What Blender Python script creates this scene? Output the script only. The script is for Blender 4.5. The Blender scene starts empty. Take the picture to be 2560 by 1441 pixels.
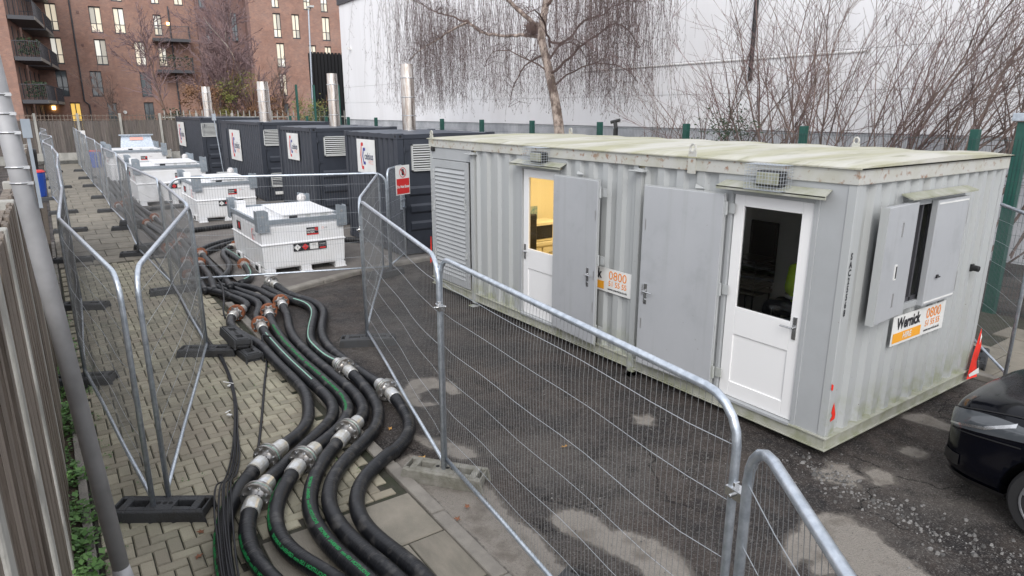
import bpy, bmesh, math, random
import numpy as np
from mathutils import Vector, Matrix
R=random.Random(7)
PI=math.pi
S=bpy.context.scene
C=S.collection
# ---------------------------------------------------------------- camera
cd=bpy.data.cameras.new('camera'); cam=bpy.data.objects.new('camera',cd); C.objects.link(cam)
cd.sensor_width=36; cd.lens=23.33; cd.clip_start=0.05; cd.clip_end=600
cam.location=(-5.52,-2.92,3.13)
cam.rotation_euler=(math.radians(90-14.95),0,-math.atan2(.569,.822))
S.camera=cam
# ---------------------------------------------------------------- sky, sun, exposure
SUN_EL,SUN_AZ=math.radians(38),math.radians(216)
W=bpy.data.worlds.new('World'); S.world=W; W.use_nodes=True
nt=W.node_tree; nt.nodes.clear()
sky=nt.nodes.new('ShaderNodeTexSky'); sky.sky_type='NISHITA'; sky.sun_disc=False
sky.sun_elevation=SUN_EL; sky.sun_rotation=SUN_AZ; sky.air_density=1.0; sky.dust_density=3.0; sky.ozone_density=1.0
hs=nt.nodes.new('ShaderNodeHueSaturation'); hs.inputs['Saturation'].default_value=0.22
cl=nt.nodes.new('ShaderNodeMixRGB'); cl.blend_type='MIX'; cl.inputs['Fac'].default_value=0.55
cl.inputs['Color2'].default_value=(8.1,8.3,8.9,1)      # the even cloud layer
bg=nt.nodes.new('ShaderNodeBackground'); bg.inputs['Strength'].default_value=0.15
wo=nt.nodes.new('ShaderNodeOutputWorld')
nt.links.new(sky.outputs[0],hs.inputs['Color']); nt.links.new(hs.outputs[0],cl.inputs['Color1'])
nt.links.new(cl.outputs[0],bg.inputs['Color']); nt.links.new(bg.outputs[0],wo.inputs['Surface'])
sl=bpy.data.lights.new('sun','SUN'); sl.energy=0.95; sl.angle=math.radians(28); sl.color=(1,.97,.93)
so=bpy.data.objects.new('sun',sl); C.objects.link(so)
sd=Vector((math.sin(SUN_AZ)*math.cos(SUN_EL),math.cos(SUN_AZ)*math.cos(SUN_EL),math.sin(SUN_EL)))
so.rotation_euler=sd.to_track_quat('Z','Y').to_euler()
S.view_settings.view_transform='Standard'; S.view_settings.look='None'
S.view_settings.exposure=0.45; S.view_settings.gamma=1.0; S.view_settings.use_curve_mapping=False
S.cycles.max_bounces=6; S.cycles.transparent_max_bounces=12

# ---------------------------------------------------------------- helpers
def gz(y): return max(0.,(y-11)*.0115)
class MB:
    def __init__(s): s.v=[]; s.f=[]; s.m=[]; s.uv=None; s.mi=0
    def add(s,vs,fs):
        o=len(s.v); s.v.extend(vs)
        for f in fs: s.f.append(tuple(i+o for i in f)); s.m.append(s.mi)
        return s
    def box(s,x0,x1,y0,y1,z0,z1):
        return s.add([(x0,y0,z0),(x1,y0,z0),(x1,y1,z0),(x0,y1,z0),(x0,y0,z1),(x1,y0,z1),(x1,y1,z1),(x0,y1,z1)],
          [(0,3,2,1),(4,5,6,7),(0,1,5,4),(1,2,6,5),(2,3,7,6),(3,0,4,7)])
    def cbox(s,c,d,rz=0):
        x,y,z=d[0]/2,d[1]/2,d[2]/2; a,b=math.cos(rz),math.sin(rz); vs=[]
        for k in (-z,z):
            for i,j in ((-x,-y),(x,-y),(x,y),(-x,y)): vs.append((c[0]+i*a-j*b,c[1]+i*b+j*a,c[2]+k))
        return s.add(vs,[(0,3,2,1),(4,5,6,7),(0,1,5,4),(1,2,6,5),(2,3,7,6),(3,0,4,7)])
    def bar(s,p,q,w,h,up=(0,0,1)):
        p=Vector(p);q=Vector(q);d=(q-p).normalized();u=Vector(up)
        if abs(d.dot(u))>.99: u=Vector((1,0,0))
        a=d.cross(u).normalized();b=a.cross(d)
        vs=[]
        for c in (p,q):
            for i,j in ((-1,-1),(1,-1),(1,1),(-1,1)): vs.append(tuple(c+a*i*w/2+b*j*h/2))
        return s.add(vs,[(0,1,2,3),(7,6,5,4),(0,4,5,1),(1,5,6,2),(2,6,7,3),(3,7,4,0)])
    def tube(s,pts,r,n=8,caps=True,closed=False):
        P=[Vector(p) for p in pts]; m=len(P)
        rr=r if isinstance(r,(list,tuple)) else [r]*m
        T=[]
        for i in range(m):
            if closed: t=P[(i+1)%m]-P[i-1]
            else: t=P[min(i+1,m-1)]-P[max(i-1,0)]
            if t.length<1e-9: t=Vector((0,0,1))
            T.append(t.normalized())
        u=Vector((0,0,1)) if abs(T[0].z)<.9 else Vector((1,0,0))
        a=T[0].cross(u).normalized(); vs=[]
        for i in range(m):
            a=(a-T[i]*a.dot(T[i]))
            if a.length<1e-6: a=T[i].orthogonal()
            a.normalize(); b=T[i].cross(a)
            for k in range(n):
                t=2*PI*k/n; vs.append(tuple(P[i]+(a*math.cos(t)+b*math.sin(t))*rr[i]))
        fs=[]
        for i in range(m if closed else m-1):
            j=(i+1)%m
            for k in range(n): l=(k+1)%n; fs.append((i*n+k,i*n+l,j*n+l,j*n+k))
        if caps and not closed: fs.append(tuple(range(n))[::-1]); fs.append(tuple((m-1)*n+k for k in range(n)))
        return s.add(vs,fs)
    def cyl(s,p,q,r,n=16,r2=None): return s.tube([p,q],[r,r if r2 is None else r2],n)
    def prism(s,poly,z0,z1):
        n=len(poly); vs=[(x,y,z0) for x,y in poly]+[(x,y,z1) for x,y in poly]
        return s.add(vs,[tuple(range(n))[::-1],tuple(range(n,2*n))]+[(i,(i+1)%n,n+(i+1)%n,n+i) for i in range(n)])
    def quad(s,a,b,c,d): return s.add([a,b,c,d],[(0,1,2,3)])
    def mesh(s,name,mats,smooth=False,xf=None):
        me=bpy.data.meshes.new(name); vs=s.v
        if xf is not None: vs=[tuple(xf@Vector(v)) for v in vs]
        me.from_pydata(vs,[],s.f)
        for m in (mats if isinstance(mats,(list,tuple)) else [mats]): me.materials.append(m)
        if any(s.m): me.polygons.foreach_set('material_index',s.m)
        if smooth: me.polygons.foreach_set('use_smooth',[True]*len(me.polygons))
        me.update(); return me
    def build(s,name,mats,parent=None,smooth=False,kind=None,bevel=0):
        xf=None
        if parent is not None:
            r=parent
            while r.parent: r=r.parent
            xf=(Matrix.Translation(r.location)@Matrix.Rotation(r.rotation_euler.z,4,'Z')).inverted()
        o=bpy.data.objects.new(name,s.mesh(name,mats,smooth,xf)); C.objects.link(o); o.parent=parent
        if kind: o['kind']=kind
        if bevel:
            b=o.modifiers.new('b','BEVEL'); b.width=bevel; b.segments=2; b.limit_method='ANGLE'; b.angle_limit=math.radians(40)
        return o
def tag(o,label,cat,group=None):
    o['label']=label; o['category']=cat
    if group: o['group']=group
    return o
def thing(name,label,cat,loc=(0,0,0),rz=0,group=None):
    o=bpy.data.objects.new(name,None); C.objects.link(o); o.location=loc; o.rotation_euler=(0,0,rz); o.empty_display_size=.1
    return tag(o,label,cat,group)
def copy_tree(o,parent=None):
    c=o.copy(); C.objects.link(c); c.parent=parent
    for ch in list(o.children): copy_tree(ch,c)
    return c
def place(o,loc,rz,label,group=None,scale=None):
    o.location=loc; o.rotation_euler=(0,0,rz); o['label']=label
    if group: o['group']=group
    if scale: o.scale=scale
    return o
def smoothed(pts,step=.06,z=None):
    P=[Vector(p) if len(p)==3 else Vector((p[0],p[1],0)) for p in pts]; out=[]
    for i in range(len(P)-1):
        a=P[max(i-1,0)];b=P[i];c=P[i+1];d=P[min(i+2,len(P)-1)]; n=max(1,int((c-b).length/step))
        for k in range(n):
            t=k/n; out.append(.5*((2*b)+(c-a)*t+(2*a-5*b+4*c-d)*t*t+(3*b-a-3*c+d)*t**3))
    out.append(P[-1]); return out
ORD=['nearest','second','third','fourth','fifth','sixth','seventh','eighth','ninth','tenth','eleventh','twelfth','thirteenth','fourteenth','fifteenth']
# ---------------------------------------------------------------- materials
def mat(name,col,rough=.6,metal=0,col2=None,nscale=5,ndet=4,lo=.35,hi=.65,bump=0,bscale=60,stretch=(1,1,1),spec=None,rnd=0,extra=None,coord='Object'):
    m=bpy.data.materials.new(name); m.use_nodes=True; n=m.node_tree; N=n.nodes; L=n.links; b=N['Principled BSDF']
    b.inputs['Roughness'].default_value=rough; b.inputs['Metallic'].default_value=metal
    if spec is not None: b.inputs['Specular IOR Level'].default_value=spec
    tc=N.new('ShaderNodeTexCoord'); mp=N.new('ShaderNodeMapping'); mp.inputs['Scale'].default_value=stretch
    L.new(tc.outputs[coord],mp.inputs['Vector'])
    c=N.new('ShaderNodeRGB'); c.outputs[0].default_value=(*col,1); out=c.outputs[0]
    if col2:
        no=N.new('ShaderNodeTexNoise'); no.inputs['Scale'].default_value=nscale; no.inputs['Detail'].default_value=ndet; no.inputs['Roughness'].default_value=.6
        L.new(mp.outputs[0],no.inputs['Vector'])
        mr=N.new('ShaderNodeMapRange'); mr.inputs['From Min'].default_value=lo; mr.inputs['From Max'].default_value=hi
        L.new(no.outputs[0],mr.inputs[0])
        mx=N.new('ShaderNodeMixRGB'); mx.inputs['Color2'].default_value=(*col2,1)
        L.new(mr.outputs[0],mx.inputs['Fac']); L.new(out,mx.inputs['Color1']); out=mx.outputs[0]
    if rnd:
        oi=N.new('ShaderNodeObjectInfo'); ge=N.new('ShaderNodeNewGeometry')
        ad=N.new('ShaderNodeMath'); ad.operation='ADD'; L.new(oi.outputs['Random'],ad.inputs[0]); L.new(ge.outputs['Random Per Island'],ad.inputs[1])
        fr=N.new('ShaderNodeMath'); fr.operation='FRACT'; L.new(ad.outputs[0],fr.inputs[0])
        mr2=N.new('ShaderNodeMapRange'); mr2.inputs['To Min'].default_value=1-rnd; mr2.inputs['To Max'].default_value=1+rnd; L.new(fr.outputs[0],mr2.inputs[0])
        vm=N.new('ShaderNodeVectorMath'); vm.operation='SCALE'; L.new(out,vm.inputs[0]); L.new(mr2.outputs[0],vm.inputs['Scale']); out=vm.outputs[0]
    if extra: out=extra(N,L,mp,out,b)
    L.new(out,b.inputs['Base Color'])
    if bump:
        nb=N.new('ShaderNodeTexNoise'); nb.inputs['Scale'].default_value=bscale; nb.inputs['Detail'].default_value=5
        L.new(mp.outputs[0],nb.inputs['Vector']); bp=N.new('ShaderNodeBump'); bp.inputs['Strength'].default_value=bump; bp.inputs['Distance'].default_value=.02
        L.new(nb.outputs[0],bp.inputs['Height']); L.new(bp.outputs[0],b.inputs['Normal'])
    return m
def nz(N,L,mp,scale,det=4,lo=.4,hi=.6,rough=.6,vec=None):
    no=N.new('ShaderNodeTexNoise'); no.inputs['Scale'].default_value=scale; no.inputs['Detail'].default_value=det; no.inputs['Roughness'].default_value=rough
    L.new(vec or mp.outputs[0],no.inputs['Vector']); mr=N.new('ShaderNodeMapRange'); mr.inputs['From Min'].default_value=lo; mr.inputs['From Max'].default_value=hi
    L.new(no.outputs[0],mr.inputs[0]); return mr.outputs[0]
def mixc(N,L,fac,a,col,amt=1):
    mx=N.new('ShaderNodeMixRGB'); mx.inputs['Color2'].default_value=(*col,1)
    if amt!=1:
        mu=N.new('ShaderNodeMath'); mu.operation='MULTIPLY'; mu.inputs[1].default_value=amt; L.new(fac,mu.inputs[0]); fac=mu.outputs[0]
    L.new(fac,mx.inputs['Fac']); L.new(a,mx.inputs['Color1']); return mx.outputs[0]
def zmask(N,L,z0,z1):
    tc=N.new('ShaderNodeTexCoord'); sp=N.new('ShaderNodeSeparateXYZ'); L.new(tc.outputs['Object'],sp.inputs[0])
    mr=N.new('ShaderNodeMapRange'); mr.inputs['From Min'].default_value=z0; mr.inputs['From Max'].default_value=z1; L.new(sp.outputs[2],mr.inputs[0]); return mr.outputs[0]
def mul(N,L,a,b):
    m=N.new('ShaderNodeMath'); m.operation='MULTIPLY'; L.new(a,m.inputs[0]); L.new(b,m.inputs[1]); return m.outputs[0]
def ex_asphalt(N,L,mp,out,b):
    f=nz(N,L,mp,1.1,6,.42,.62); out=mixc(N,L,f,out,(.088,.070,.060),.75)
    f=nz(N,L,mp,.45,5,.52,.62); out=mixc(N,L,f,out,(.115,.105,.096),.6)
    f=nz(N,L,mp,2.6,6,.52,.64); out=mixc(N,L,f,out,(.022,.020,.020),.7)
    f=nz(N,L,mp,22,6,.56,.70); out=mixc(N,L,f,out,(.16,.15,.14),.5)
    mu=N.new('ShaderNodeTexMusgrave') if False else None
    vc=N.new('ShaderNodeTexVoronoi'); vc.feature='DISTANCE_TO_EDGE'; vc.inputs['Scale'].default_value=.9; nn=N.new('ShaderNodeTexNoise'); nn.inputs['Scale'].default_value=3; nn.inputs['Detail'].default_value=6; L.new(mp.outputs[0],nn.inputs['Vector']); va=N.new('ShaderNodeVectorMath'); va.operation='MULTIPLY_ADD'; va.inputs[1].default_value=(.5,.5,.5); L.new(nn.outputs['Color'],va.inputs[0]); L.new(mp.outputs[0],va.inputs[2]); L.new(va.outputs[0],vc.inputs['Vector'])
    ck=N.new('ShaderNodeMapRange'); ck.inputs['From Min'].default_value=.004; ck.inputs['From Max'].default_value=.016; ck.inputs['To Min'].default_value=1; ck.inputs['To Max'].default_value=0; L.new(vc.outputs['Distance'],ck.inputs[0]); cm=nz(N,L,mp,.7,3,.5,.56); out=mixc(N,L,mul(N,L,ck.outputs[0],cm),out,(.008,.007,.007),.85)
    vo=N.new('ShaderNodeTexVoronoi'); vo.inputs['Scale'].default_value=105; L.new(mp.outputs[0],vo.inputs['Vector'])
    sp=N.new('ShaderNodeSeparateColor'); L.new(vo.outputs['Color'],sp.inputs[0])
    gt=N.new('ShaderNodeMapRange'); gt.inputs['From Min'].default_value=.72; gt.inputs['From Max'].default_value=1; L.new(sp.outputs[0],gt.inputs[0])
    out=mixc(N,L,gt.outputs[0],out,(.24,.225,.21),.5)
    lt=N.new('ShaderNodeMapRange'); lt.inputs['From Min'].default_value=.0; lt.inputs['From Max'].default_value=.35; lt.inputs['To Min'].default_value=1; lt.inputs['To Max'].default_value=0; L.new(sp.outputs[1],lt.inputs[0])
    out=mixc(N,L,lt.outputs[0],out,(.018,.016,.016),.6)
    f=nz(N,L,mp,.8,4,.35,.65); mr=N.new('ShaderNodeMapRange'); mr.inputs['To Min'].default_value=.45; mr.inputs['To Max'].default_value=.9; L.new(f,mr.inputs[0]); L.new(mr.outputs[0],b.inputs['Roughness'])
    return out
M={}
M['asphalt']=mat('asphalt',(.026,.024,.025),.8,col2=(.045,.038,.035),nscale=9,spec=.22,extra=ex_asphalt,bump=1.0,bscale=90)
def ex_worn(N,L,mp,out,b):
    out=ex_asphalt(N,L,mp,out,b)
    at=N.new('ShaderNodeAttribute'); at.attribute_name='worn'
    def thr(sc,amp,lo,hi):
        no=N.new('ShaderNodeTexNoise'); no.inputs['Scale'].default_value=sc; no.inputs['Detail'].default_value=7; no.inputs['Roughness'].default_value=.65; L.new(mp.outputs[0],no.inputs['Vector'])
        m1=N.new('ShaderNodeMath'); m1.operation='MULTIPLY_ADD'; m1.inputs[1].default_value=amp; L.new(no.outputs[0],m1.inputs[0]); L.new(at.outputs['Fac'],m1.inputs[2])
        mr=N.new('ShaderNodeMapRange'); mr.inputs['From Min'].default_value=lo+amp*.5; mr.inputs['From Max'].default_value=hi+amp*.5; L.new(m1.outputs[0],mr.inputs[0]); return mr.outputs[0]
    f1=thr(16,.85,.26,.50); o=mixc(N,L,f1,out,(.15,.135,.12),.85)
    f2=thr(13,.75,.50,.62); o=mixc(N,L,f2,o,(.29,.265,.235),.95)
    g=nz(N,L,mp,4,7,.50,.66); o2=mul(N,L,g,f2); o=mixc(N,L,o2,o,(.15,.13,.11),.75)
    g=nz(N,L,mp,130,3,.52,.66); o2=mul(N,L,g,f2); o=mixc(N,L,o2,o,(.12,.11,.10),.6)
    return o
M['worn']=mat('worn_tarmac',(.026,.024,.025),.8,col2=(.045,.038,.035),nscale=9,spec=.22,extra=ex_worn,bump=1.0,bscale=90)
M['yard']=mat('yard_tarmac',(.13,.115,.105),.85,col2=(.18,.165,.15),nscale=2,bump=.4,bscale=120)
M['concrete']=mat('concrete',(.27,.25,.22),.85,col2=(.19,.175,.155),nscale=4,bump=.5,bscale=80)
def ex_patch(N,L,mp,out,b):
    f=nz(N,L,mp,55,5,.5,.6); out=mixc(N,L,f,out,(.14,.125,.11),.6)
    f=nz(N,L,mp,4,5,.5,.6); return mixc(N,L,f,out,(.15,.13,.11),.7)
M['patch']=mat('worn_concrete',(.30,.275,.245),.85,extra=ex_patch,bump=.5,bscale=80)
def ex_brick(N,L,mp,out,b):
    tc=N.new('ShaderNodeTexCoord'); ge=N.new('ShaderNodeNewGeometry')
    f=nz(N,L,mp,.9,4,.4,.62,vec=ge.outputs['Position']); out=mixc(N,L,f,out,(.27,.225,.18),.6)
    f=nz(N,L,mp,2.2,5,.5,.7,vec=ge.outputs['Position']); out=mixc(N,L,f,out,(.11,.105,.08),.5)
    f=nz(N,L,mp,120,3,.4,.65,vec=ge.outputs['Position']); return mixc(N,L,f,out,(.27,.25,.20),.35)
M['paver']=mat('yellow_paver',(.34,.318,.235),.9,rnd=.28,extra=ex_brick,bump=.35,bscale=90)
M['sand']=mat('joint_sand',(.055,.05,.04),.95,col2=(.03,.035,.018),nscale=6,bump=.6,bscale=90)
M['slab']=mat('paving_slab',(.25,.225,.185),.9,col2=(.18,.165,.135),nscale=3,rnd=.12,bump=.4,bscale=90)
M['soil']=mat('soil',(.035,.026,.018),.95,col2=(.07,.05,.03),nscale=14,bump=1,bscale=40)
M['leafgreen']=mat('weed_leaf',(.05,.13,.025),.6,col2=(.10,.20,.05),nscale=9,rnd=.35)
def ex_cabin(N,L,mp,out,b):
    sc=N.new('ShaderNodeMapping'); sc.inputs['Scale'].default_value=(7,7,.35)
    tc=N.new('ShaderNodeTexCoord'); L.new(tc.outputs['Object'],sc.inputs['Vector'])
    f=nz(N,L,None,1.0,5,.5,.72,vec=sc.outputs[0]); out=mixc(N,L,f,out,(.33,.33,.30),.35)
    lo=zmask(N,L,.62,.16); f=nz(N,L,mp,5,5,.42,.62); out=mixc(N,L,mul(N,L,f,lo),out,(.22,.24,.10),.75)
    f=nz(N,L,mp,38,2,.735,.78); return mixc(N,L,f,out,(.12,.07,.04),.8)
M['cabin']=mat('cabin_paint',(.405,.42,.422),.45,extra=ex_cabin,bump=.05,bscale=8)
M['cabin_flat']=mat('cabin_panel_paint',(.39,.405,.415),.42,col2=(.355,.368,.375),nscale=2,ndet=6)
def ex_rail(N,L,mp,out,b):
    f=nz(N,L,mp,14,6,.56,.66); out=mixc(N,L,f,out,(.24,.11,.05),.8)
    f=nz(N,L,mp,3,5,.45,.65); return mixc(N,L,f,out,(.38,.37,.28),.5)
M['toprail']=mat('cabin_top_rail',(.48,.48,.45),.5,extra=ex_rail)
M['bottomrail']=mat('cabin_bottom_rail',(.40,.40,.36),.6,col2=(.27,.28,.20),nscale=6,ndet=6)
def ex_roof(N,L,mp,out,b):
    f=nz(N,L,mp,1.6,6,.38,.62); out=mixc(N,L,f,out,(.36,.35,.22),.9)
    f=nz(N,L,mp,5,6,.55,.68); out=mixc(N,L,f,out,(.22,.215,.13),.6)
    return out
M['roof']=mat('mossy_roof',(.51,.50,.45),.6,extra=ex_roof,stretch=(.35,1.6,1))
def ex_door(N,L,mp,out,b):
    tc=N.new('ShaderNodeTexCoord'); sc=N.new('ShaderNodeMapping'); sc.inputs['Scale'].default_value=(9,9,.5); L.new(tc.outputs['Object'],sc.inputs['Vector'])
    f=nz(N,L,None,1,5,.52,.72,vec=sc.outputs[0]); out=mixc(N,L,f,out,(.33,.34,.34),.4)
    f=nz(N,L,mp,30,2,.74,.78); out=mixc(N,L,f,out,(.16,.12,.09),.6)
    f=nz(N,L,mp,3,6,.58,.72); return mixc(N,L,f,out,(.30,.31,.32),.35)
M['leafdoor']=mat('steel_door_paint',(.42,.432,.450),.4,col2=(.39,.402,.42),nscale=1.5,extra=ex_door,bump=.06,bscale=5)
M['white']=mat('white_paint',(.78,.78,.76),.4,col2=(.70,.70,.68),nscale=3)
M['pvc']=mat('white_door',(.80,.80,.80),.35)
M['rubber']=mat('black_rubber',(.022,.023,.026),.5,col2=(.045,.046,.05),nscale=7,ndet=6,bump=.3,bscale=50)
def ex_foot(N,L,mp,out,b):
    f=nz(N,L,mp,6,6,.5,.68); return mixc(N,L,f,out,(.05,.047,.043),.7)
M['foot']=mat('recycled_plastic',(.058,.060,.064),.65,spec=.3,extra=ex_foot,bump=.5,bscale=60)
M['footc']=mat('concrete_foot',(.27,.262,.235),.85,col2=(.16,.155,.125),nscale=9,bump=.6,bscale=70)
M['galv']=mat('galvanised_steel',(.62,.67,.73),.33,.7,col2=(.42,.47,.53),nscale=22,ndet=5,bump=.05)
M['galvdull']=mat('dull_galvanised',(.36,.40,.44),.45,.5,col2=(.29,.33,.37),nscale=9)
M['wired']=mat('thin_wire',(.20,.205,.21),.6,.3)
M['wire']=mat('galvanised_wire',(.42,.45,.48),.45,.5)
M['chrome']=mat('polished_steel',(.66,.67,.68),.2,.95,col2=(.5,.5,.5),nscale=9)
M['stain']=mat('stainless_flue',(.72,.69,.66),.18,.95,col2=(.45,.38,.33),nscale=5,stretch=(3,3,.5))
M['zinc']=mat('flange_steel',(.36,.36,.36),.35,.8,col2=(.22,.2,.18),nscale=15)
M['zsleeve']=mat('hose_sleeve',(.66,.68,.70),.3,.6,col2=(.5,.47,.4),nscale=12)
M['rust']=mat('rusty_flange',(.30,.105,.045),.75,col2=(.17,.06,.03),nscale=14)
M['green']=mat('hose_print_green',(.015,.27,.075),.7)
M['greenp']=mat('hose_stripe_green',(.25,.45,.36),.7)
def hosemat():
    m=mat('hose_rubber',(.005,.0055,.0075),.42,col2=(.010,.011,.014),nscale=6,ndet=6,spec=.42)
    n=m.node_tree;N=n.nodes;L=n.links;b=N['Principled BSDF']
    uv=N.new('ShaderNodeUVMap'); mp=N.new('ShaderNodeMapping'); mp.inputs['Scale'].default_value=(26,1.2,1); L.new(uv.outputs[0],mp.inputs['Vector'])
    no=N.new('ShaderNodeTexNoise'); no.inputs['Scale'].default_value=1.6; no.inputs['Detail'].default_value=3; L.new(mp.outputs[0],no.inputs['Vector'])
    n2=N.new('ShaderNodeTexNoise'); n2.inputs['Scale'].default_value=2.2; tc=N.new('ShaderNodeTexCoord'); L.new(tc.outputs['Object'],n2.inputs['Vector'])
    mr=N.new('ShaderNodeMapRange'); mr.inputs['From Min'].default_value=.42; mr.inputs['From Max'].default_value=.62; L.new(n2.outputs[0],mr.inputs[0])
    mu=N.new('ShaderNodeMath'); mu.operation='MULTIPLY'; L.new(no.outputs[0],mu.inputs[0]); L.new(mr.outputs[0],mu.inputs[1])
    bp=N.new('ShaderNodeBump'); bp.inputs['Strength'].default_value=.8; bp.inputs['Distance'].default_value=.012; L.new(mu.outputs[0],bp.inputs['Height']); L.new(bp.outputs[0],b.inputs['Normal'])
    n3=N.new('ShaderNodeTexNoise'); n3.inputs['Scale'].default_value=9; n3.inputs['Detail'].default_value=8; L.new(tc.outputs['Object'],n3.inputs['Vector'])
    m3=N.new('ShaderNodeMapRange'); m3.inputs['From Min'].default_value=.56; m3.inputs['From Max'].default_value=.72; L.new(n3.outputs[0],m3.inputs[0])
    mx=N.new('ShaderNodeMixRGB'); mx.inputs['Color2'].default_value=(.10,.095,.09,1); old=b.inputs['Base Color'].links[0].from_socket
    mf=N.new('ShaderNodeMath'); mf.operation='MULTIPLY'; mf.inputs[1].default_value=.55; L.new(m3.outputs[0],mf.inputs[0])
    L.new(mf.outputs[0],mx.inputs['Fac']); L.new(old,mx.inputs['Color1']); L.new(mx.outputs[0],b.inputs['Base Color'])
    return m
M['hose']=hosemat()
M['cable']=mat('black_cable',(.014,.014,.017),.5,spec=.35)
M['charcoal']=mat('container_paint',(.036,.042,.056),.5,col2=(.028,.033,.045),nscale=3,rnd=0)
M['charroof']=mat('container_roof',(.06,.075,.10),.5,col2=(.045,.055,.075),nscale=2)
M['grille']=mat('louvre_grey',(.55,.56,.55),.4)
M['dark']=mat('dark_void',(.008,.008,.009),.8)
M['black']=mat('black_plastic',(.012,.012,.013),.4)
M['printblack']=mat('print_black',(.015,.015,.02),.5)
M['navy']=mat('print_navy',(.02,.03,.09),.5); M['blue']=mat('print_blue',(.04,.05,.28),.5)
M['red']=mat('print_red',(.62,.03,.03),.5); M['orange']=mat('print_orange',(.85,.27,.02),.5); M['salmon']=mat('print_salmon',(.85,.42,.35),.5)
M['amber']=mat('print_amber',(.85,.38,.03),.5)
M['tapered']=mat('red_tape',(.75,.035,.02),.5); M['bluepl']=mat('blue_plastic',(.02,.08,.42),.4)
M['tank']=mat('tank_paint',(.80,.81,.83),.35,col2=(.74,.74,.74),nscale=2.5)
M['wrap']=mat('plastic_wrap',(.72,.70,.69),.25,col2=(.5,.48,.47),nscale=30,bump=1,bscale=25)
M['greenpost']=mat('green_post',(.012,.075,.06),.45,col2=(.02,.09,.07),nscale=6)
M['greenwire']=mat('green_mesh',(.05,.085,.085),.5)
def wood(name,c1,c2):
    def ex(N,L,mp,out,b):
        f=nz(N,L,mp,1.0,6,.5,.75,vec=None); return mixc(N,L,f,out,(.09,.10,.06),.4)
    return mat(name,c1,.85,col2=c2,nscale=3,ndet=8,stretch=(9,9,.5),rnd=.2,bump=.8,bscale=8,extra=ex,coord='Object')
M['board']=wood('weathered_board',(.24,.20,.165),(.13,.105,.085)); M['fboard']=wood('fence_board',(.16,.135,.12),(.09,.08,.075))
M['cpost']=mat('concrete_post',(.40,.39,.36),.85,col2=(.29,.285,.26),nscale=5,bump=.3,bscale=60,stretch=(1,1,.4))
def ex_wall(N,L,mp,out,b):
    sc=N.new('ShaderNodeMapping'); sc.inputs['Scale'].default_value=(1,.55,.05); tc=N.new('ShaderNodeTexCoord'); L.new(tc.outputs['Object'],sc.inputs['Vector'])
    f=nz(N,L,None,1.3,6,.45,.7,vec=sc.outputs[0]); return mixc(N,L,f,out,(.70,.69,.70),.45)
M['whitewall']=mat('white_cladding',(.87,.87,.89),.6,extra=ex_wall)
M['greybase']=mat('grey_base_wall',(.58,.59,.62),.8,col2=(.36,.37,.4),nscale=1)
def brickwall(name,c1,c2,c3):
    m=bpy.data.materials.new(name); m.use_nodes=True; N=m.node_tree.nodes; L=m.node_tree.links; b=N['Principled BSDF']; b.inputs['Roughness'].default_value=.9
    tc=N.new('ShaderNodeTexCoord'); sp=N.new('ShaderNodeSeparateXYZ'); L.new(tc.outputs['Object'],sp.inputs[0])
    ad=N.new('ShaderNodeMath'); ad.operation='ADD'; L.new(sp.outputs[0],ad.inputs[0]); L.new(sp.outputs[1],ad.inputs[1])
    cb=N.new('ShaderNodeCombineXYZ'); L.new(ad.outputs[0],cb.inputs[0]); L.new(sp.outputs[2],cb.inputs[1])
    br=N.new('ShaderNodeTexBrick'); br.inputs['Scale'].default_value=1; br.inputs['Brick Width'].default_value=.225; br.inputs['Row Height'].default_value=.075; br.inputs['Mortar Size'].default_value=.008
    br.inputs['Color1'].default_value=(*c1,1); br.inputs['Color2'].default_value=(*c2,1); br.inputs['Mortar'].default_value=(*c3,1); L.new(cb.outputs[0],br.inputs['Vector'])
    f=nz(N,L,None,.5,6,.35,.65,vec=tc.outputs['Object']); o=mixc(N,L,f,br.outputs['Color'],(c1[0]*.65,c1[1]*.6,c1[2]*.6),.6)
    f=nz(N,L,None,2.5,6,.5,.65,vec=tc.outputs['Object']); o=mixc(N,L,f,o,(c1[0]*1.3,c1[1]*1.3,c1[2]*1.3),.35)
    L.new(o,b.inputs['Base Color']); return m
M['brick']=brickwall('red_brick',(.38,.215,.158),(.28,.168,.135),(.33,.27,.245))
M['brick2']=brickwall('dark_shade_brick',(.225,.13,.112),(.18,.108,.096),(.22,.18,.17))  # darkened copy of the red brick: shade painted onto side and recess walls
M['frame']=mat('window_frame_grey',(.06,.06,.068),.5)
def emis(name,col,e,st):
    m=mat(name,col,.15); b=m.node_tree.nodes['Principled BSDF']; b.inputs['Emission Color'].default_value=(*e,1); b.inputs['Emission Strength'].default_value=st; return m
M['lit']=emis('sky_glow_pane',(.6,.55,.45),(1,.86,.64),.36); M['pale_glow']=emis('pale_pane',(.6,.6,.55),(1,.95,.84),.4)  # emission in both panes stands in for the bright sky they reflect
M['pane']=mat('dark_pane',(.10,.12,.13),.08,spec=1); M['lity']=emis('lit_doorway',(.6,.4,.1),(1,.62,.12),.55)
M['bulb']=emis('bulkhead_lamp',(1,.8,.4),(1,.7,.25),4)
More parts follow.
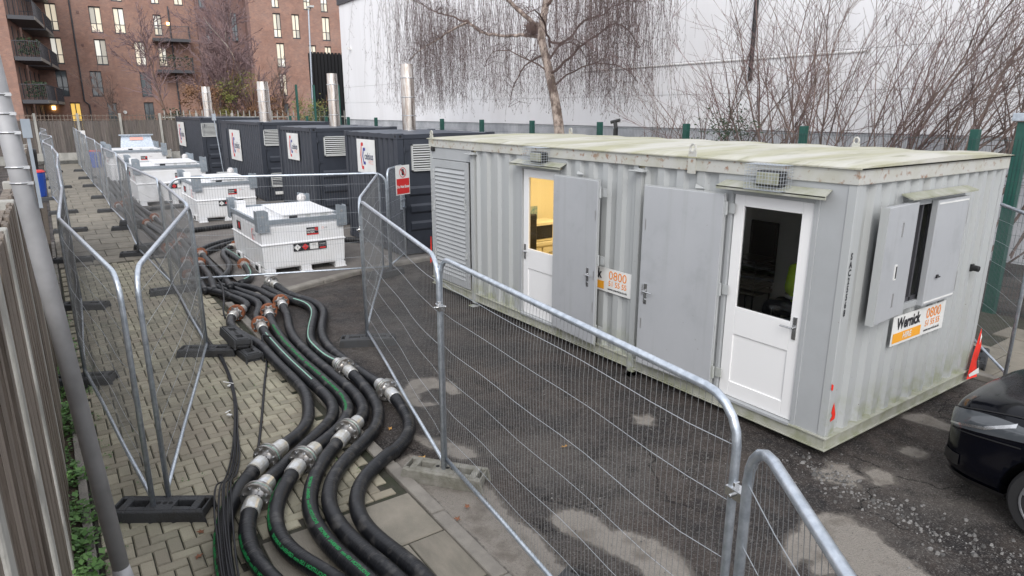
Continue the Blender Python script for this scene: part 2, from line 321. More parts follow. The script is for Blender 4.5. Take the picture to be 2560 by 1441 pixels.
def glass():
    m=bpy.data.materials.new('clear_glass'); m.use_nodes=True; N=m.node_tree.nodes; L=m.node_tree.links; N.clear()
    t=N.new('ShaderNodeBsdfTransparent'); t.inputs[0].default_value=(.90,.92,.92,1); g=N.new('ShaderNodeBsdfGlossy'); g.inputs['Roughness'].default_value=.02; g.inputs['Color'].default_value=(.9,.9,.9,1)
    f=N.new('ShaderNodeFresnel'); f.inputs['IOR'].default_value=1.5; x=N.new('ShaderNodeMixShader'); o=N.new('ShaderNodeOutputMaterial')
    L.new(f.outputs[0],x.inputs[0]); L.new(t.outputs[0],x.inputs[1]); L.new(g.outputs[0],x.inputs[2]); L.new(x.outputs[0],o.inputs[0]); return m
M['glass']=glass()
M['bark']=mat('birch_bark',(.50,.41,.35),.85,col2=(.15,.11,.09),nscale=5,ndet=6,lo=.45,hi=.6,stretch=(1,1,.6),bump=.5,bscale=20)
M['limb']=mat('dark_bark',(.10,.07,.06),.85,col2=(.17,.11,.09),nscale=6)
M['twig']=mat('birch_twig',(.095,.068,.064),.8,col2=(.13,.09,.085),nscale=1.5)
M['stem']=mat('shrub_stem',(.26,.19,.165),.8,col2=(.11,.08,.07),nscale=2)
M['pale']=mat('pale_stem',(.36,.31,.28),.8,col2=(.2,.15,.13),nscale=3)
M['haze']=mat('purple_twig',(.24,.17,.17),.85,col2=(.17,.11,.115),nscale=1)
M['hedge']=mat('bush_leaf',(.24,.22,.055),.7,col2=(.12,.15,.04),nscale=1,rnd=.4)
M['russet']=mat('russet_leaf',(.30,.16,.085),.7,col2=(.18,.10,.055),nscale=1,rnd=.4)
M['dleaf']=mat('dark_leaf',(.025,.045,.018),.55,rnd=.4)
M['dry']=mat('dry_leaf',(.38,.19,.05),.7,col2=(.55,.33,.10),nscale=20); M['drybr']=mat('brown_leaf',(.22,.09,.045),.75)
M['cream']=mat('cream_interior',(.80,.72,.50),.6); M['floorin']=mat('vinyl_floor',(.45,.36,.2),.5); M['darkroom']=mat('dull_interior',(.75,.75,.73),.7)
M['hivis']=mat('hi_vis_fabric',(.62,.92,.04),.6); M['reflect']=mat('reflective_tape',(.6,.62,.62),.3); M['skin']=mat('skin',(.45,.27,.2),.6)
M['hair']=mat('dark_hair',(.02,.015,.012),.6); M['denim']=mat('dark_trousers',(.02,.022,.03),.8)
M['carpaint']=mat('car_paint',(.0015,.002,.0045),.15,spec=.25); M['carpaint'].node_tree.nodes['Principled BSDF'].inputs['Coat Weight'].default_value=.12
M['headl']=mat('headlamp_lens',(.06,.067,.075),.06,spec=.9); M['tyre']=mat('tyre',(.015,.015,.016),.8); M['rim']=mat('alloy_rim',(.42,.43,.45),.3,.8)
M['pole']=mat('grey_pole',(.46,.46,.47),.5,.3,col2=(.32,.32,.325),nscale=4)
M['steelgrey']=mat('bolt_steel',(.45,.45,.45),.4,.7)
M['pebble']=mat('pebble',(.15,.145,.14),.8,rnd=.5)
# ---------------------------------------------------------------- text
def textmesh(body,size,bold=0,shear=0,align='CENTER',sx=1):
    cu=bpy.data.curves.new('t','FONT'); cu.body=body; cu.size=size; cu.align_x=align; cu.align_y='CENTER'; cu.offset=bold; cu.shear=shear; cu.resolution_u=3
    o=bpy.data.objects.new('t',cu); C.objects.link(o); dg=bpy.context.evaluated_depsgraph_get(); me=bpy.data.meshes.new_from_object(o.evaluated_get(dg))
    vs=[(v.co.x*sx,v.co.y) for v in me.vertices]; fs=[tuple(p.vertices) for p in me.polygons]
    bpy.data.objects.remove(o); bpy.data.curves.remove(cu); bpy.data.meshes.remove(me); return vs,fs
def text(name,body,size,org,xd,m,parent,bold=0,align='CENTER',yd=(0,0,1),sx=1,shear=0):
    vs,fs=textmesh(body,size,bold,shear,align,sx); org=Vector(org);xd=Vector(xd);yd=Vector(yd)
    b=MB(); b.add([tuple(org+xd*x+yd*y) for x,y in vs],fs); return b.build(name,m,parent)
def plate(b,org,xd,w,h,t=.004,yd=(0,0,1)):
    """board centred at org, facing xd x yd"""
    org=Vector(org);xd=Vector(xd);yd=Vector(yd);n=xd.cross(yd); vs=[]
    for k in (-t,0):
        for i,j in ((-1,-1),(1,-1),(1,1),(-1,1)): vs.append(tuple(org+xd*i*w/2+yd*j*h/2+n*k))
    b.add(vs,[(3,2,1,0),(4,5,6,7),(0,1,5,4),(1,2,6,5),(2,3,7,6),(3,0,4,7)]); return b
HOSES={
 'h7':([(-3.84, 0.36), (-3.87, 0.63), (-3.91, 0.8), (-3.95, 0.98), (-3.98, 1.19), (-3.96, 1.41), (-3.91, 1.62), (-3.86, 1.77), (-3.77, 1.89), (-3.63, 2.04), (-3.43, 2.16), (-3.21, 2.28), (-3.05, 2.41), (-2.9, 2.61), (-2.84, 2.75), (-2.8, 2.95), (-2.78, 3.17), (-2.78, 3.35), (-2.76, 3.48), (-2.78, 3.65), (-2.77, 3.83), (-2.78, 4.09), (-2.8, 4.51), (-2.8, 4.92), (-2.78, 5.34), (-2.68, 5.9), (-2.47, 6.46), (-2.3, 6.86), (-2.22, 7.36), (-2.28, 7.83), (-2.41, 8.15), (-2.53, 8.4), (-2.55, 8.79), (-2.51, 9.12)],[(-2.76, 3.48), (-2.51, 9.08)]),
 'h6':([(-3.93, 0.48), (-3.98, 0.7), (-4.01, 0.85), (-4.04, 1.01), (-4.08, 1.2), (-4.11, 1.37), (-4.12, 1.57), (-4.09, 1.75), (-4.03, 1.93), (-3.92, 2.1), (-3.76, 2.3), (-3.59, 2.44), (-3.39, 2.57), (-3.31, 2.67), (-3.18, 2.81), (-3.1, 2.94), (-3.04, 3.11), (-2.98, 3.41), (-2.9, 3.71), (-2.86, 3.99), (-2.86, 4.17), (-2.91, 4.37), (-2.95, 4.51), (-2.97, 4.68), (-2.99, 4.95), (-2.98, 5.38), (-2.87, 5.82), (-2.67, 6.36), (-2.48, 6.78), (-2.34, 7.27), (-2.35, 7.61), (-2.48, 7.85), (-2.57, 8.14), (-2.54, 8.61), (-2.62, 9.01)],[(-2.91, 4.37)]),
 'h5':([(-4.11, 0.61), (-4.17, 0.83), (-4.21, 1.07), (-4.25, 1.31), (-4.26, 1.52), (-4.23, 1.72), (-4.17, 1.91), (-4.06, 2.16), (-3.91, 2.4), (-3.77, 2.58), (-3.62, 2.71), (-3.52, 2.79), (-3.33, 2.9), (-3.22, 3.03), (-3.14, 3.21), (-3.08, 3.48), (-3.09, 3.79), (-3.11, 4.21), (-3.12, 4.61), (-3.11, 5.04), (-3.12, 5.33), (-3.06, 5.9), (-2.96, 6.5), (-2.82, 7.02), (-2.76, 7.45), (-2.72, 7.71), (-2.64, 8.27), (-2.69, 8.72), (-2.84, 9.16), (-3.05, 9.49), (-3.22, 9.7)],[(-3.52, 2.79), (-2.72, 7.71)]),
 'h4':([(-4.28, 0.8), (-4.38, 0.99), (-4.46, 1.16), (-4.52, 1.32), (-4.53, 1.5), (-4.53, 1.68), (-4.45, 1.94), (-4.37, 2.1), (-4.23, 2.28), (-4.13, 2.38), (-4.04, 2.51), (-3.93, 2.58), (-3.83, 2.67), (-3.71, 2.77), (-3.61, 2.92), (-3.45, 3.03), (-3.34, 3.14), (-3.26, 3.27), (-3.2, 3.51), (-3.18, 3.77), (-3.2, 4.1), (-3.21, 4.47), (-3.22, 4.84), (-3.21, 5.26), (-3.21, 5.85), (-3.15, 6.51), (-3.1, 6.96), (-3.03, 7.3), (-2.9, 7.72), (-2.85, 8.1), (-2.94, 8.48), (-3.04, 8.88), (-3.17, 9.35), (-3.28, 9.65)],[(-4.04, 2.51), (-3.03, 7.3)]),
 'h3':([(-4.66, 0.99), (-4.72, 1.18), (-4.74, 1.39), (-4.74, 1.54), (-4.73, 1.68), (-4.68, 1.86), (-4.62, 1.99), (-4.54, 2.14), (-4.44, 2.27), (-4.33, 2.39), (-4.2, 2.53), (-4.07, 2.66), (-3.94, 2.76), (-3.77, 2.89), (-3.62, 3.01), (-3.49, 3.18), (-3.41, 3.37), (-3.35, 3.61), (-3.35, 3.9), (-3.36, 4.24), (-3.38, 4.53), (-3.38, 4.98), (-3.38, 5.41), (-3.36, 5.89), (-3.35, 6.31), (-3.31, 6.68), (-3.27, 7.04), (-3.21, 7.36), (-3.07, 7.67), (-2.97, 7.97), (-2.98, 8.27), (-3.12, 8.77), (-3.25, 9.19), (-3.38, 9.63)],[(-4.54, 2.14), (-3.31, 6.68)]),
 'h2':([(-4.95, 1.13), (-4.93, 1.36), (-4.91, 1.59), (-4.86, 1.82), (-4.8, 2.02), (-4.72, 2.19), (-4.62, 2.36), (-4.5, 2.51), (-4.4, 2.61), (-4.29, 2.75), (-4.16, 2.81), (-4.05, 2.89), (-3.93, 2.99), (-3.77, 3.17), (-3.69, 3.35), (-3.61, 3.62), (-3.55, 3.88), (-3.49, 4.12), (-3.44, 4.57), (-3.43, 5.01), (-3.46, 5.47), (-3.51, 5.94), (-3.61, 6.38), (-3.66, 6.75), (-3.65, 7.15), (-3.55, 7.39), (-3.46, 7.5), (-3.29, 7.68), (-3.18, 7.86), (-3.16, 8.24), (-3.25, 8.61), (-3.4, 9.07), (-3.52, 9.33)],[(-4.29, 2.75), (-3.46, 7.5)]),
}
# ---------------------------------------------------------------- ground
def sheet(name,m,x0,x1,y0,y1,off,kind='structure'):
    b=MB(); ys=sorted({y0,y1,*[v for v in (11,) if y0<v<y1]})
    for a,c in zip(ys[:-1],ys[1:]): b.quad((x0,a,gz(a)+off),(x1,a,gz(a)+off),(x1,c,gz(c)+off),(x0,c,gz(c)+off))
    return b.build(name,m,kind=kind)
sheet('ground',M['asphalt'],-90,130,-25,260,0)
yard=sheet('yard',M['yard'],-2.90,6.6,9.9,40.5,.05)
sheet('yard_edge',M['yard'],-4.0,-2.90,13.1,40.5,.03)
b=MB(); b.prism([(-2.9,8.95),(-2.5,8.80),(.9,9.82),(6.6,9.9),(-2.9,9.9)],-.02,.05); b.build('yard_apron',M['yard'],kind='structure')
pav=sheet('block_paving',M['sand'],-5.62,-3.42,-2.5,13.05,.014)
# herringbone pavers
bx,by,bz=.195,.095,.05
bm=MB(); c=.006
def paver_mesh(w,d,h):
    q=MB(); i=.008
    lo=[(-w/2,-d/2,-h/2),(w/2,-d/2,-h/2),(w/2,d/2,-h/2),(-w/2,d/2,-h/2)]; md=[(x,y,h/2-i) for x,y,_ in lo]
    tp=[(x-math.copysign(i,x),y-math.copysign(i,y),h/2) for x,y,_ in lo]
    q.add(lo+md+tp,[(0,1,5,4),(1,2,6,5),(2,3,7,6),(3,0,4,7),(4,5,9,8),(5,6,10,9),(6,7,11,10),(7,4,8,11),(8,9,10,11)]); return q
pm_h=paver_mesh(.191,.091,.05).mesh('brick',M['paver']); pm_v=paver_mesh(.091,.191,.05).mesh('brick',M['paver'])
cells=[]
for i in range(-2,24):
    for j in range(-1,128):
        k=(i-j)%4; x=-5.60+i*.1; y=.2+j*.1
        if k==0: cx,cy,v=x+.1,y+.05,0
        elif k==2: cx,cy,v=x+.05,y,1
        else: continue
        hx,hy=(.05,.1) if v else (.1,.05)
        if cx-hx<-5.605 or cx+hx>-3.425 or cy+hy>13.0: continue
        if cx+hx>-4.62 and cy-hy<1.66: continue
        cells.append((cx,cy,v))
cells.sort(key=lambda c:(c[0]+5.52)**2+(c[1]+2.92)**2)
vis=[c for c in cells if c[1]>.9]; nv=set(vis[:300]); rest=MB()
for cx,cy,v in cells:
    h=R.uniform(-.0025,.0025); tx,ty=R.uniform(-.008,.008),R.uniform(-.008,.008)
    if (cx,cy,v) in nv:
        o=bpy.data.objects.new('brick',pm_v if v else pm_h); C.objects.link(o); o.parent=pav; o.location=(cx,cy,.006+h); o.rotation_euler=(tx,ty,R.uniform(-.012,.012))
    else:
        q=paver_mesh(*((.091,.191) if v else (.191,.091)),.05); a=R.uniform(-.012,.012)
        rest.add([(cx+x-y*a,cy+y+x*a,.006+gz(cy)+h+z+x*ty+y*tx) for x,y,z in q.v],q.f)
rest.build('bricks',M['paver'],pav,kind='stuff')
# slabs
def slabs(parent,x0,x1,y0,y1,w,d,off=.03,stag=.5,limit=220):
    pmesh=paver_mesh(w-.012,d-.012,.05).mesh('slab',M['slab']); n=0; row=0; y=y0
    while y<y1-.05:
        x=x0-(w*stag if row%2 else 0)
        while x<x1-.05:
            a=max(x,x0); e=min(x+w,x1)
            if e-a>.12:
                cx,cy=(a+e)/2,y+d/2; o=bpy.data.objects.new('slab',pmesh); C.objects.link(o); o.parent=parent
                o.location=(cx,cy,gz(cy)+off-.025+R.uniform(-.003,.003)); o.scale=((e-a)/w,1,1); o.rotation_euler=(R.uniform(-.004,.004),R.uniform(-.004,.004),0); n+=1
            x+=w
        y+=d; row+=1
ps=sheet('slab_paving',M['sand'],-4.62,-3.42,-2.5,1.66,.0195); slabs(ps,-4.62,-3.42,-.83,1.64,.9,.62)
fp=sheet('slab_path',M['sand'],-5.62,-4.0,13.05,40.5,.014); slabs(fp,-5.62,-4.0,13.06,31.5,.6,.75,stag=.5)
sheet('far_path',M['slab'],-5.62,-4.0,31.6,40.5,.028)
# kerbs
kb=thing('kerb','concrete edging kerb beside the big black hoses','kerb',(-3.35,-2,0))
y=-2.4
while y<8.5:
    q=MB(); j=R.uniform(-.006,.006); q.box(-3.415+j,-3.295+j,y,y+.9,-.05,.045+R.uniform(-.004,.004)); q.build('kerbstone',M['concrete'],kb,bevel=.012); y+=.912
kb=thing('kerb','pale rounded kerb in front of the nearest white tank','kerb',(0,9.3,0))
pts=[(-2.95,8.66),(-2.5,8.56),(-1.6,8.98),(-.72,9.32),(.15,9.54),(1.05,9.66),(1.95,9.70),(2.85,9.72)]
for a,c in zip(pts[:-1],pts[1:]):
    q=MB(); d=(Vector(c)-Vector(a)); l=d.length; d/=l; a2=Vector(a)+d*.006; c2=Vector(c)-d*.006
    q.bar((a2.x,a2.y+.07,.02),(c2.x,c2.y+.07,.02),.20,.13); q.build('kerbstone',M['concrete'],kb,bevel=.035)
kb=thing('kerb','narrow concrete edging beside the weedy strip along the timber fence','kerb',(-5.66,-2,0))
y=-2
while y<16:
    q=MB(); q.box(-5.70,-5.635,y,y+.9,-.05,.04+gz(y)+R.uniform(-.01,.01)); q.build('kerbstone',M['concrete'],kb,bevel=.006); y+=.91
sheet('soil_strip',M['soil'],-6.3,-5.70,-2.5,24,.012)
# worn concrete patches in the tarmac
PT=[[(-2.62,3.61),(-2.45,3.7),(-2.28,3.88),(-2.06,3.79),(-1.94,3.52),(-1.94,3.42),(-2.01,3.19),(-2.12,3.22),(-2.1,3.4),(-2.2,3.5),(-2.4,3.45),(-2.5,3.25),(-2.3,3.06),(-2.52,3.1),(-2.7,3.34)],
[(-2.66,.70),(-2.55,.74),(-2.42,.70),(-2.36,.6),(-2.33,.47),(-2.36,.38),(-2.35,.30),(-2.24,.2),(-2.16,.02),(-2.15,-.2),(-2.25,-.42),(-2.45,-.5),(-2.52,-.3),(-2.50,-.1),(-2.53,.03),(-2.56,.15),(-2.58,.28),(-2.64,.4),(-2.68,.53)],
[(-1.53,-.62),(-1.42,-.56),(-1.3,-.50),(-1.18,-.52),(-1.0,-.44),(-.79,-.50),(-.66,-.65),(-.72,-.74),(-.70,-.86),(-.80,-1.0),(-.84,-1.2),(-.94,-1.45),(-1.2,-1.5),(-1.35,-1.25),(-1.30,-1.05),(-1.42,-.95),(-1.55,-.88),(-1.50,-.80),(-1.40,-.78),(-1.45,-.72),(-1.61,-.74)],
[(1.48,.02),(1.60,.05),(1.80,-.1),(1.71,-.46),(1.58,-.47)],[(.73,-.33),(.84,-.31),(.95,-.39),(.93,-.51),(.8,-.54),(.72,-.48)],
[(.1,-.34),(.2,-.34),(.26,-.40),(.24,-.53),(.12,-.62),(.08,-.57),(-.02,-.56),(-.04,-.48),(.04,-.44)],
[(-3.28,2.2),(-3.28,-.9),(-3.0,-.9),(-2.86,-.1),(-2.93,.2),(-2.84,.6),(-2.88,.95),(-2.8,1.3),(-2.84,1.6),(-2.98,2.0),(-3.1,2.25)],[(-2.95,2.71),(-2.85,2.5),(-2.7,2.3),(-2.56,1.98),(-2.62,1.85),(-2.76,1.89),(-2.86,2.1),(-2.92,2.35)],
[(-.92,1.5),(-.84,1.56),(-.80,1.66),(-.72,1.58),(-.64,1.57),(-.66,1.47),(-.74,1.42),(-.78,1.36),(-.84,1.42)],[(-.38,-.18),(-.25,-.08),(-.1,-.12),(-.02,-.05),(.08,-.2),(.0,-.3),(.02,-.42),(-.12,-.38),(-.2,-.46),(-.27,-.36)]]
def worn_sheet(x0,x1,y0,y1,st):
    nx=int((x1-x0)/st);ny=int((y1-y0)/st); X,Y=np.meshgrid(np.linspace(x0,x1,nx+1),np.linspace(y0,y1,ny+1),indexing='ij'); X=X.ravel();Y=Y.ravel()
    sd=np.full(X.shape,9.)
    for P in PT:
        P=np.array(P); d=np.full(X.shape,9.); ins=np.zeros(X.shape,bool)
        for i in range(len(P)):
            a=P[i];c2=P[(i+1)%len(P)]; e=c2-a; t=np.clip(((X-a[0])*e[0]+(Y-a[1])*e[1])/(e@e+1e-9),0,1); d=np.minimum(d,np.hypot(X-a[0]-t*e[0],Y-a[1]-t*e[1]))
            with np.errstate(divide='ignore',invalid='ignore'): ins^=((a[1]>Y)!=(c2[1]>Y))&(X<(c2[0]-a[0])*(Y-a[1])/(c2[1]-a[1]+1e-12)+a[0])
        sd=np.minimum(sd,np.where(ins,-d,d))
    w=np.clip(.5-sd/.16,0,1)
    z=.012-.009*np.clip(.5-sd/.05,0,1)
    edge=np.minimum.reduce([X-x0,x1-X,Y-y0,y1-Y]); z=np.where(edge<.02,.001,z)
    vs=np.stack([X,Y,z],1); I=np.arange((nx+1)*(ny+1)).reshape(nx+1,ny+1); F=np.stack([I[:-1,:-1].ravel(),I[1:,:-1].ravel(),I[1:,1:].ravel(),I[:-1,1:].ravel()],1)
    me=bpy.data.meshes.new('worn_tarmac'); me.from_pydata(vs.tolist(),[],F.tolist()); me.materials.append(M['worn']); at=me.attributes.new('worn','FLOAT','POINT'); at.data.foreach_set('value',w.astype(np.float32)); me.polygons.foreach_set('use_smooth',[True]*len(F))
    o=bpy.data.objects.new('worn_tarmac',me); C.objects.link(o); o['kind']='structure'
worn_sheet(-3.29,3.3,-2.4,5.6,.03)
# loose stones
q=MB()
def stone(q,x,y,r,z0=.010):
    vs=[];a=R.random()*6
    for k in range(5): t=a+k*1.2566; s=r*R.uniform(.7,1.2); vs.append((x+math.cos(t)*s,y+math.sin(t)*s*R.uniform(.7,1),z0))
    for k in range(5): t=a+k*1.2566; s=r*R.uniform(.35,.75); vs.append((x+math.cos(t)*s,y+math.sin(t)*s,z0+r*R.uniform(.5,.9)))
    q.add(vs,[(k,(k+1)%5,5+(k+1)%5,5+k) for k in range(5)]+[(5,6,7,8,9)])
line=[(-.15,.15),(-.28,-.2),(-.32,-.6),(-.33,-1.0),(-.28,-1.4),(-.15,-2.0)]
for i in range(480):
    k=R.randrange(len(line)-1);t=R.random(); x=line[k][0]*(1-t)+line[k+1][0]*t+R.gauss(0,.13); y=line[k][1]*(1-t)+line[k+1][1]*t+R.gauss(0,.08); stone(q,x,y,abs(R.gauss(0,.009))+.004)
for i in range(2600): stone(q,R.uniform(-3.1,2.2),R.uniform(-2,8.5)if R.random()<.5 else R.uniform(-2,2.5),abs(R.gauss(0,.003))+.003)
q.build('loose_gravel',M['pebble'],kind='stuff')
# weeds
def leafclump(q,x,y,z,r,n,s=.035):
    for i in range(n):
        a=R.random()*2*PI; rr=r*math.sqrt(R.random()); px,py,pz=x+math.cos(a)*rr,y+math.sin(a)*rr*1.3,z+R.random()*r*.8
        t=R.random()*2*PI; L=s*R.uniform(.6,1.4); w=L*.35; d=Vector((math.cos(t),math.sin(t),R.uniform(-.2,.8))).normalized(); e=d.cross(Vector((0,0,1))).normalized()*w
        p=Vector((px,py,pz)); q.add([tuple(p),tuple(p+d*L*.5+e),tuple(p+d*L),tuple(p+d*L*.5-e)],[(0,1,2,3)])
q=MB()
for y in np.arange(.6,13,.12):
    if R.random()<.75: leafclump(q,-5.76+R.uniform(-.05,.04),y,.01+gz(y),R.uniform(.04,.11),R.randint(15,60))
for y,r in ((2.0,.14),(2.4,.12),(2.75,.15),(3.5,.13),(4.6,.16),(5.0,.14),(6.2,.15),(7.2,.2),(8.4,.2),(.9,.12)): leafclump(q,-5.72,y,.02,r,130,.05)
for i in range(60):
    y=R.uniform(1.2,7); leafclump(q,-5.60+abs(R.gauss(0,.10)),y,.03,.04,9,.022)
for i in range(40): leafclump(q,R.uniform(-5.5,-3.5),R.uniform(1,10),.03,.03,4,.016)
q.build('weeds',M['leafgreen'],kind='stuff')
# fallen leaves
LV=[(-4.96,2.04,'on the pavers behind the double fence foot'),(-4.65,1.73,'on the pavers in front of the nearest fence foot'),(-5.03,1.74,'lying by the nearest black fence foot'),(-4.09,3.67,'beside the single cable on the pavers'),(-3.05,2.82,'pale, between the outer hose bend and the tarmac'),(-3.06,2.09,'behind the mossy concrete fence foot'),(-3.11,1.2,'curled in the gutter below the mossy concrete foot'),(-3.26,1.1,'small, on the gutter concrete'),(-3.35,8.48,'near the rusty flanges'),(-1.85,1.51,'pale green, standing on the open tarmac'),(-3.13,6.57,'between the hoses below the rusty flanges'),(-2.95,1.25,'orange, against the concrete fence foot'),(-4.7,1.35,'on the slab inside the hose curve'),(1.72,.22,'yellow, on the tarmac between the cabin base and the car')]
for i,(x,y,t) in enumerate(LV):
    q=MB(); n=11; P=[]; s=.055 if i in(5,13) else .035
    for k in range(n): a=2*PI*k/n; r=s*(1 if k%2 else .45)*R.uniform(.8,1.2); P.append((x+math.cos(a)*r,y+math.sin(a)*r,(.035 if x<-3.3 else .018)+R.uniform(0,.012)+(.03*k/n if i==9 else 0)))
    q.add(P+[(x,y,.045 if x<-3.3 else .028)],[(k,(k+1)%n,n) for k in range(n)]); tag(q.build('fallen_leaf',M['leafgreen'] if False else (M['dry'] if i in(4,5,9,11,1,13) else M['drybr'])),'dead leaf '+t,'leaf','dead leaves on the ground')

# ---------------------------------------------------------------- temporary fence panels
def heras(L=3.45,H=2.0,seed=1,dent=0):
    r=random.Random(seed); t=thing('mesh_fence','galvanised mesh fence panel','fence')
    q=MB(); rc=.2; tr=.0205; path=[(0,0,.06),(0,0,H-rc)]
    for k in range(1,6): a=PI-k*PI/10; path.append((rc+rc*math.cos(a),0,H-rc+rc*math.sin(a)))
    path.append((L-rc,0,H))
    for k in range(1,6): a=PI/2-k*PI/10; path.append((L-rc+rc*math.cos(a),0,H-rc+rc*math.sin(a)))
    path+=[(L,0,.06)]; path=[(x,dent*math.sin(x/L*PI)*(z/H),z) for x,y,z in path]
    q.tube(path,tr,10); q.build('frame',M['galv'],t,smooth=True)
    q=MB(); q.tube([(0,0,.2),(L*.33,.004,.195),(L*.66,-.004,.2),(L,0,.2)],.0175,10); q.build('bottom_rail',M['galv'],t,smooth=True)
    def off(x,z): return .010*math.sin(z*11)+.010*math.sin(x*2.1+seed)*math.sin(z*1.6)+.004*math.sin(x*5+z*3+seed)+dent*math.sin(x/L*PI)*(z/H)
    def dx(x,z): return .004*math.sin(z*4+x*1.7+seed*2)
    q=MB(); n=int(L/.042)
    for i in range(1,n):
        x=i*L/n; top=H-.005
        if x<rc: top=H-rc+math.sqrt(max(0,rc*rc-(rc-x)**2))
        if x>L-rc: top=H-rc+math.sqrt(max(0,rc*rc-(x-L+rc)**2))
        zs=[.2,.5,.8,1.1,1.4,1.7,top] if top>1.72 else [.2,.6,1.0,1.4,top]
        q.tube([(x+dx(x,z)*(0 if z in(.2,top) else 1),off(x,z)*(0 if z in (.2,top) else 1),z) for z in zs],.0013,3,caps=False)
    q.build('vertical_wires',M['wired'],t,kind='stuff')
    q=MB()
    for z in (.42,.70,.98,1.26,1.54,1.80):
        q.tube([(x,off(x,z)*(0 if k in(0,12) else 1),z+(.007*math.sin(k*1.3+seed)+.012*math.sin(x*1.5+z*2+seed) if 0<k<12 else 0)) for k,x in enumerate(np.linspace(0,L,13))],.0020,4,caps=False)
    q.build('horizontal_wires',M['wire'],t,kind='stuff')
    return t
def clip(x,z,parent):
    q=MB(); q.cbox((x,0,z),(.10,.055,.045)); q.cyl((x,-.05,z),(x,.05,z),.009,8); q.cbox((x+.02,.0,z+.03),(.03,.03,.03)); return q.build('clip',M['chrome'],parent,bevel=.006)
Hp=[heras(seed=1),heras(seed=2,dent=.03),heras(seed=3,dent=-.05)]
for h in Hp: clip(-.03,1.6,h)
G1='galvanised mesh fence panels'
used=[0,0,0]
def panel(a,b,label,k,nc=False,z=None):
    a=Vector(a);b=Vector(b); d=b-a; l=d.length; zz=(gz(a.y)) if z is None else z
    o=Hp[k] if not used[k] else copy_tree(Hp[k]); used[k]=1
    place(o,(a.x,a.y,zz),math.atan2(d.y,d.x),label,G1,scale=(l/3.45,1,1))
    if nc:
        for ch in list(o.children):
            if ch.name.startswith('clip'): bpy.data.objects.remove(ch)
    return o
# right-hand run beside the cabin
panel((-3.07,1.66),(-2.22,5.34),'mesh panel between the grey concrete foot and the black foot beside the hoses',0)
panel((-3.36,-1.42),(-3.03,1.70),'long nearest mesh panel crossing the tarmac in front of the cabin doors',1)
panel((-5.66,-4.35),(-3.56,-1.62),'mesh panel cut off by the bottom edge, its rounded top corner near the cabin end',2)
panel((-2.20,5.42),(-.40,8.89),'mesh panel leaning away from the kerb toward the gate with the sign',1)
panel((-3.82,10.0),(-.30,8.80),'mesh panel standing crosswise in front of the nearest white tank',0)
# middle row
My=[2.5,6.11,9.78,13.49,17.16,20.72,24.26,28.23,31.61,35.5,39.1]; Mx=[-5.10,-4.14,-4.0,-4.12,-3.99,-4.08,-4.03,-4.09,-4.09,-4.1,-4.1]
for i in range(10): panel((Mx[i],My[i]+.05),(Mx[i+1],My[i+1]-.04),'mesh panel, %s from the camera in the row between path and tanks'%ORD[i],i%3,True)
Ly=[2.42,5.93,9.52,13.55,17.52,21.07,24.7,28.3,31.9,35.5,39.1]; Lx=[-5.22,-5.50,-5.38,-5.34,-5.25,-5.3,-5.5,-5.2,-5.55,-5.3,-5.5]
for i in range(10): panel((Lx[i],Ly[i]+.05),(Lx[i+1],Ly[i+1]-.04),'mesh panel, %s from the camera in the row beside the timber fence'%ORD[i],(i+1)%3,True)
panel((6.1,1.75),(3.25,-.28),'mesh panel past the far right corner of the grey cabin',1)
# gate with sign
g=thing('fence_gate','narrow mesh pedestrian gate hung with a red and white sign','gate',(-.20,8.95,0),math.atan2(.95,.80))
q=MB(); w=1.15; rc=.15; path=[(0,0,.08),(0,0,2.05-rc)]+[(rc+rc*math.cos(PI-k*PI/10),0,2.05-rc+rc*math.sin(PI-k*PI/10)) for k in range(1,6)]+[(w-rc,0,2.05)]+[(w-rc+rc*math.cos(PI/2-k*PI/10),0,2.05-rc+rc*math.sin(PI/2-k*PI/10)) for k in range(1,6)]+[(w,0,.08)]
def loc(g,q): # local geometry straight to a moved thing
    X=Matrix.Translation(g.location)@Matrix.Rotation(g.rotation_euler.z,4,'Z'); q.v=[tuple(X@Vector(v)) for v in q.v]; return q
q.tube(path,.02,10); q.tube([(0,0,.2),(w,0,.2)],.017,8); loc(g,q).build('frame',M['galv'],g,smooth=True)
q=MB()
for i in range(1,28): q.tube([(i*w/28,0,.2),(i*w/28,0,2.03)],.0015,3,caps=False)
for z in (.5,.8,1.1,1.4,1.7): q.tube([(0,0,z),(w,0,z)],.0022,4,caps=False)
loc(g,q).build('wires',M['wire'],g,kind='stuff')
q=MB(); q.box(w-.22,w-.18,-.03,.02,1.15,1.55); q.box(w-.04,w,-.03,.02,1.15,1.55); q.box(w-.2,w-.02,-.03,.0,1.50,1.54); q.box(w-.2,w-.02,-.03,.0,1.16,1.20); q.cyl((w-.36,-.03,1.35),(w-.02,-.03,1.35),.018,8); loc(g,q).build('latch',M['galv'],g)
sg=thing('warning_sign','white and red Do Not Enter sign with a crossed hand on the mesh gate','sign',(-.06,9.1,1.8))
o=Vector((.27,9.26,1.80)); xd=Vector((.80,-.60,0)); xd=Vector((.92,.39,0)).normalized(); q=MB(); plate(q,o,xd,.41,.58,.004); q.build('board',M['white'],sg)
nrm=xd.cross(Vector((0,0,1)))
def on(o,xd,dx,dz,k=.004): n=Vector(xd).cross(Vector((0,0,1))); return Vector(o)+Vector(xd)*dx+Vector((0,0,dz))+n*k
q=MB(); plate(q,on(o,xd,0,-.12),xd,.37,.30,.002); q.build('red_field',M['red'],sg)
text('lettering','Do Not Enter',.075,on(o,xd,0,-.13,.007),xd,M['white'],sg,bold=.003,sx=.85)
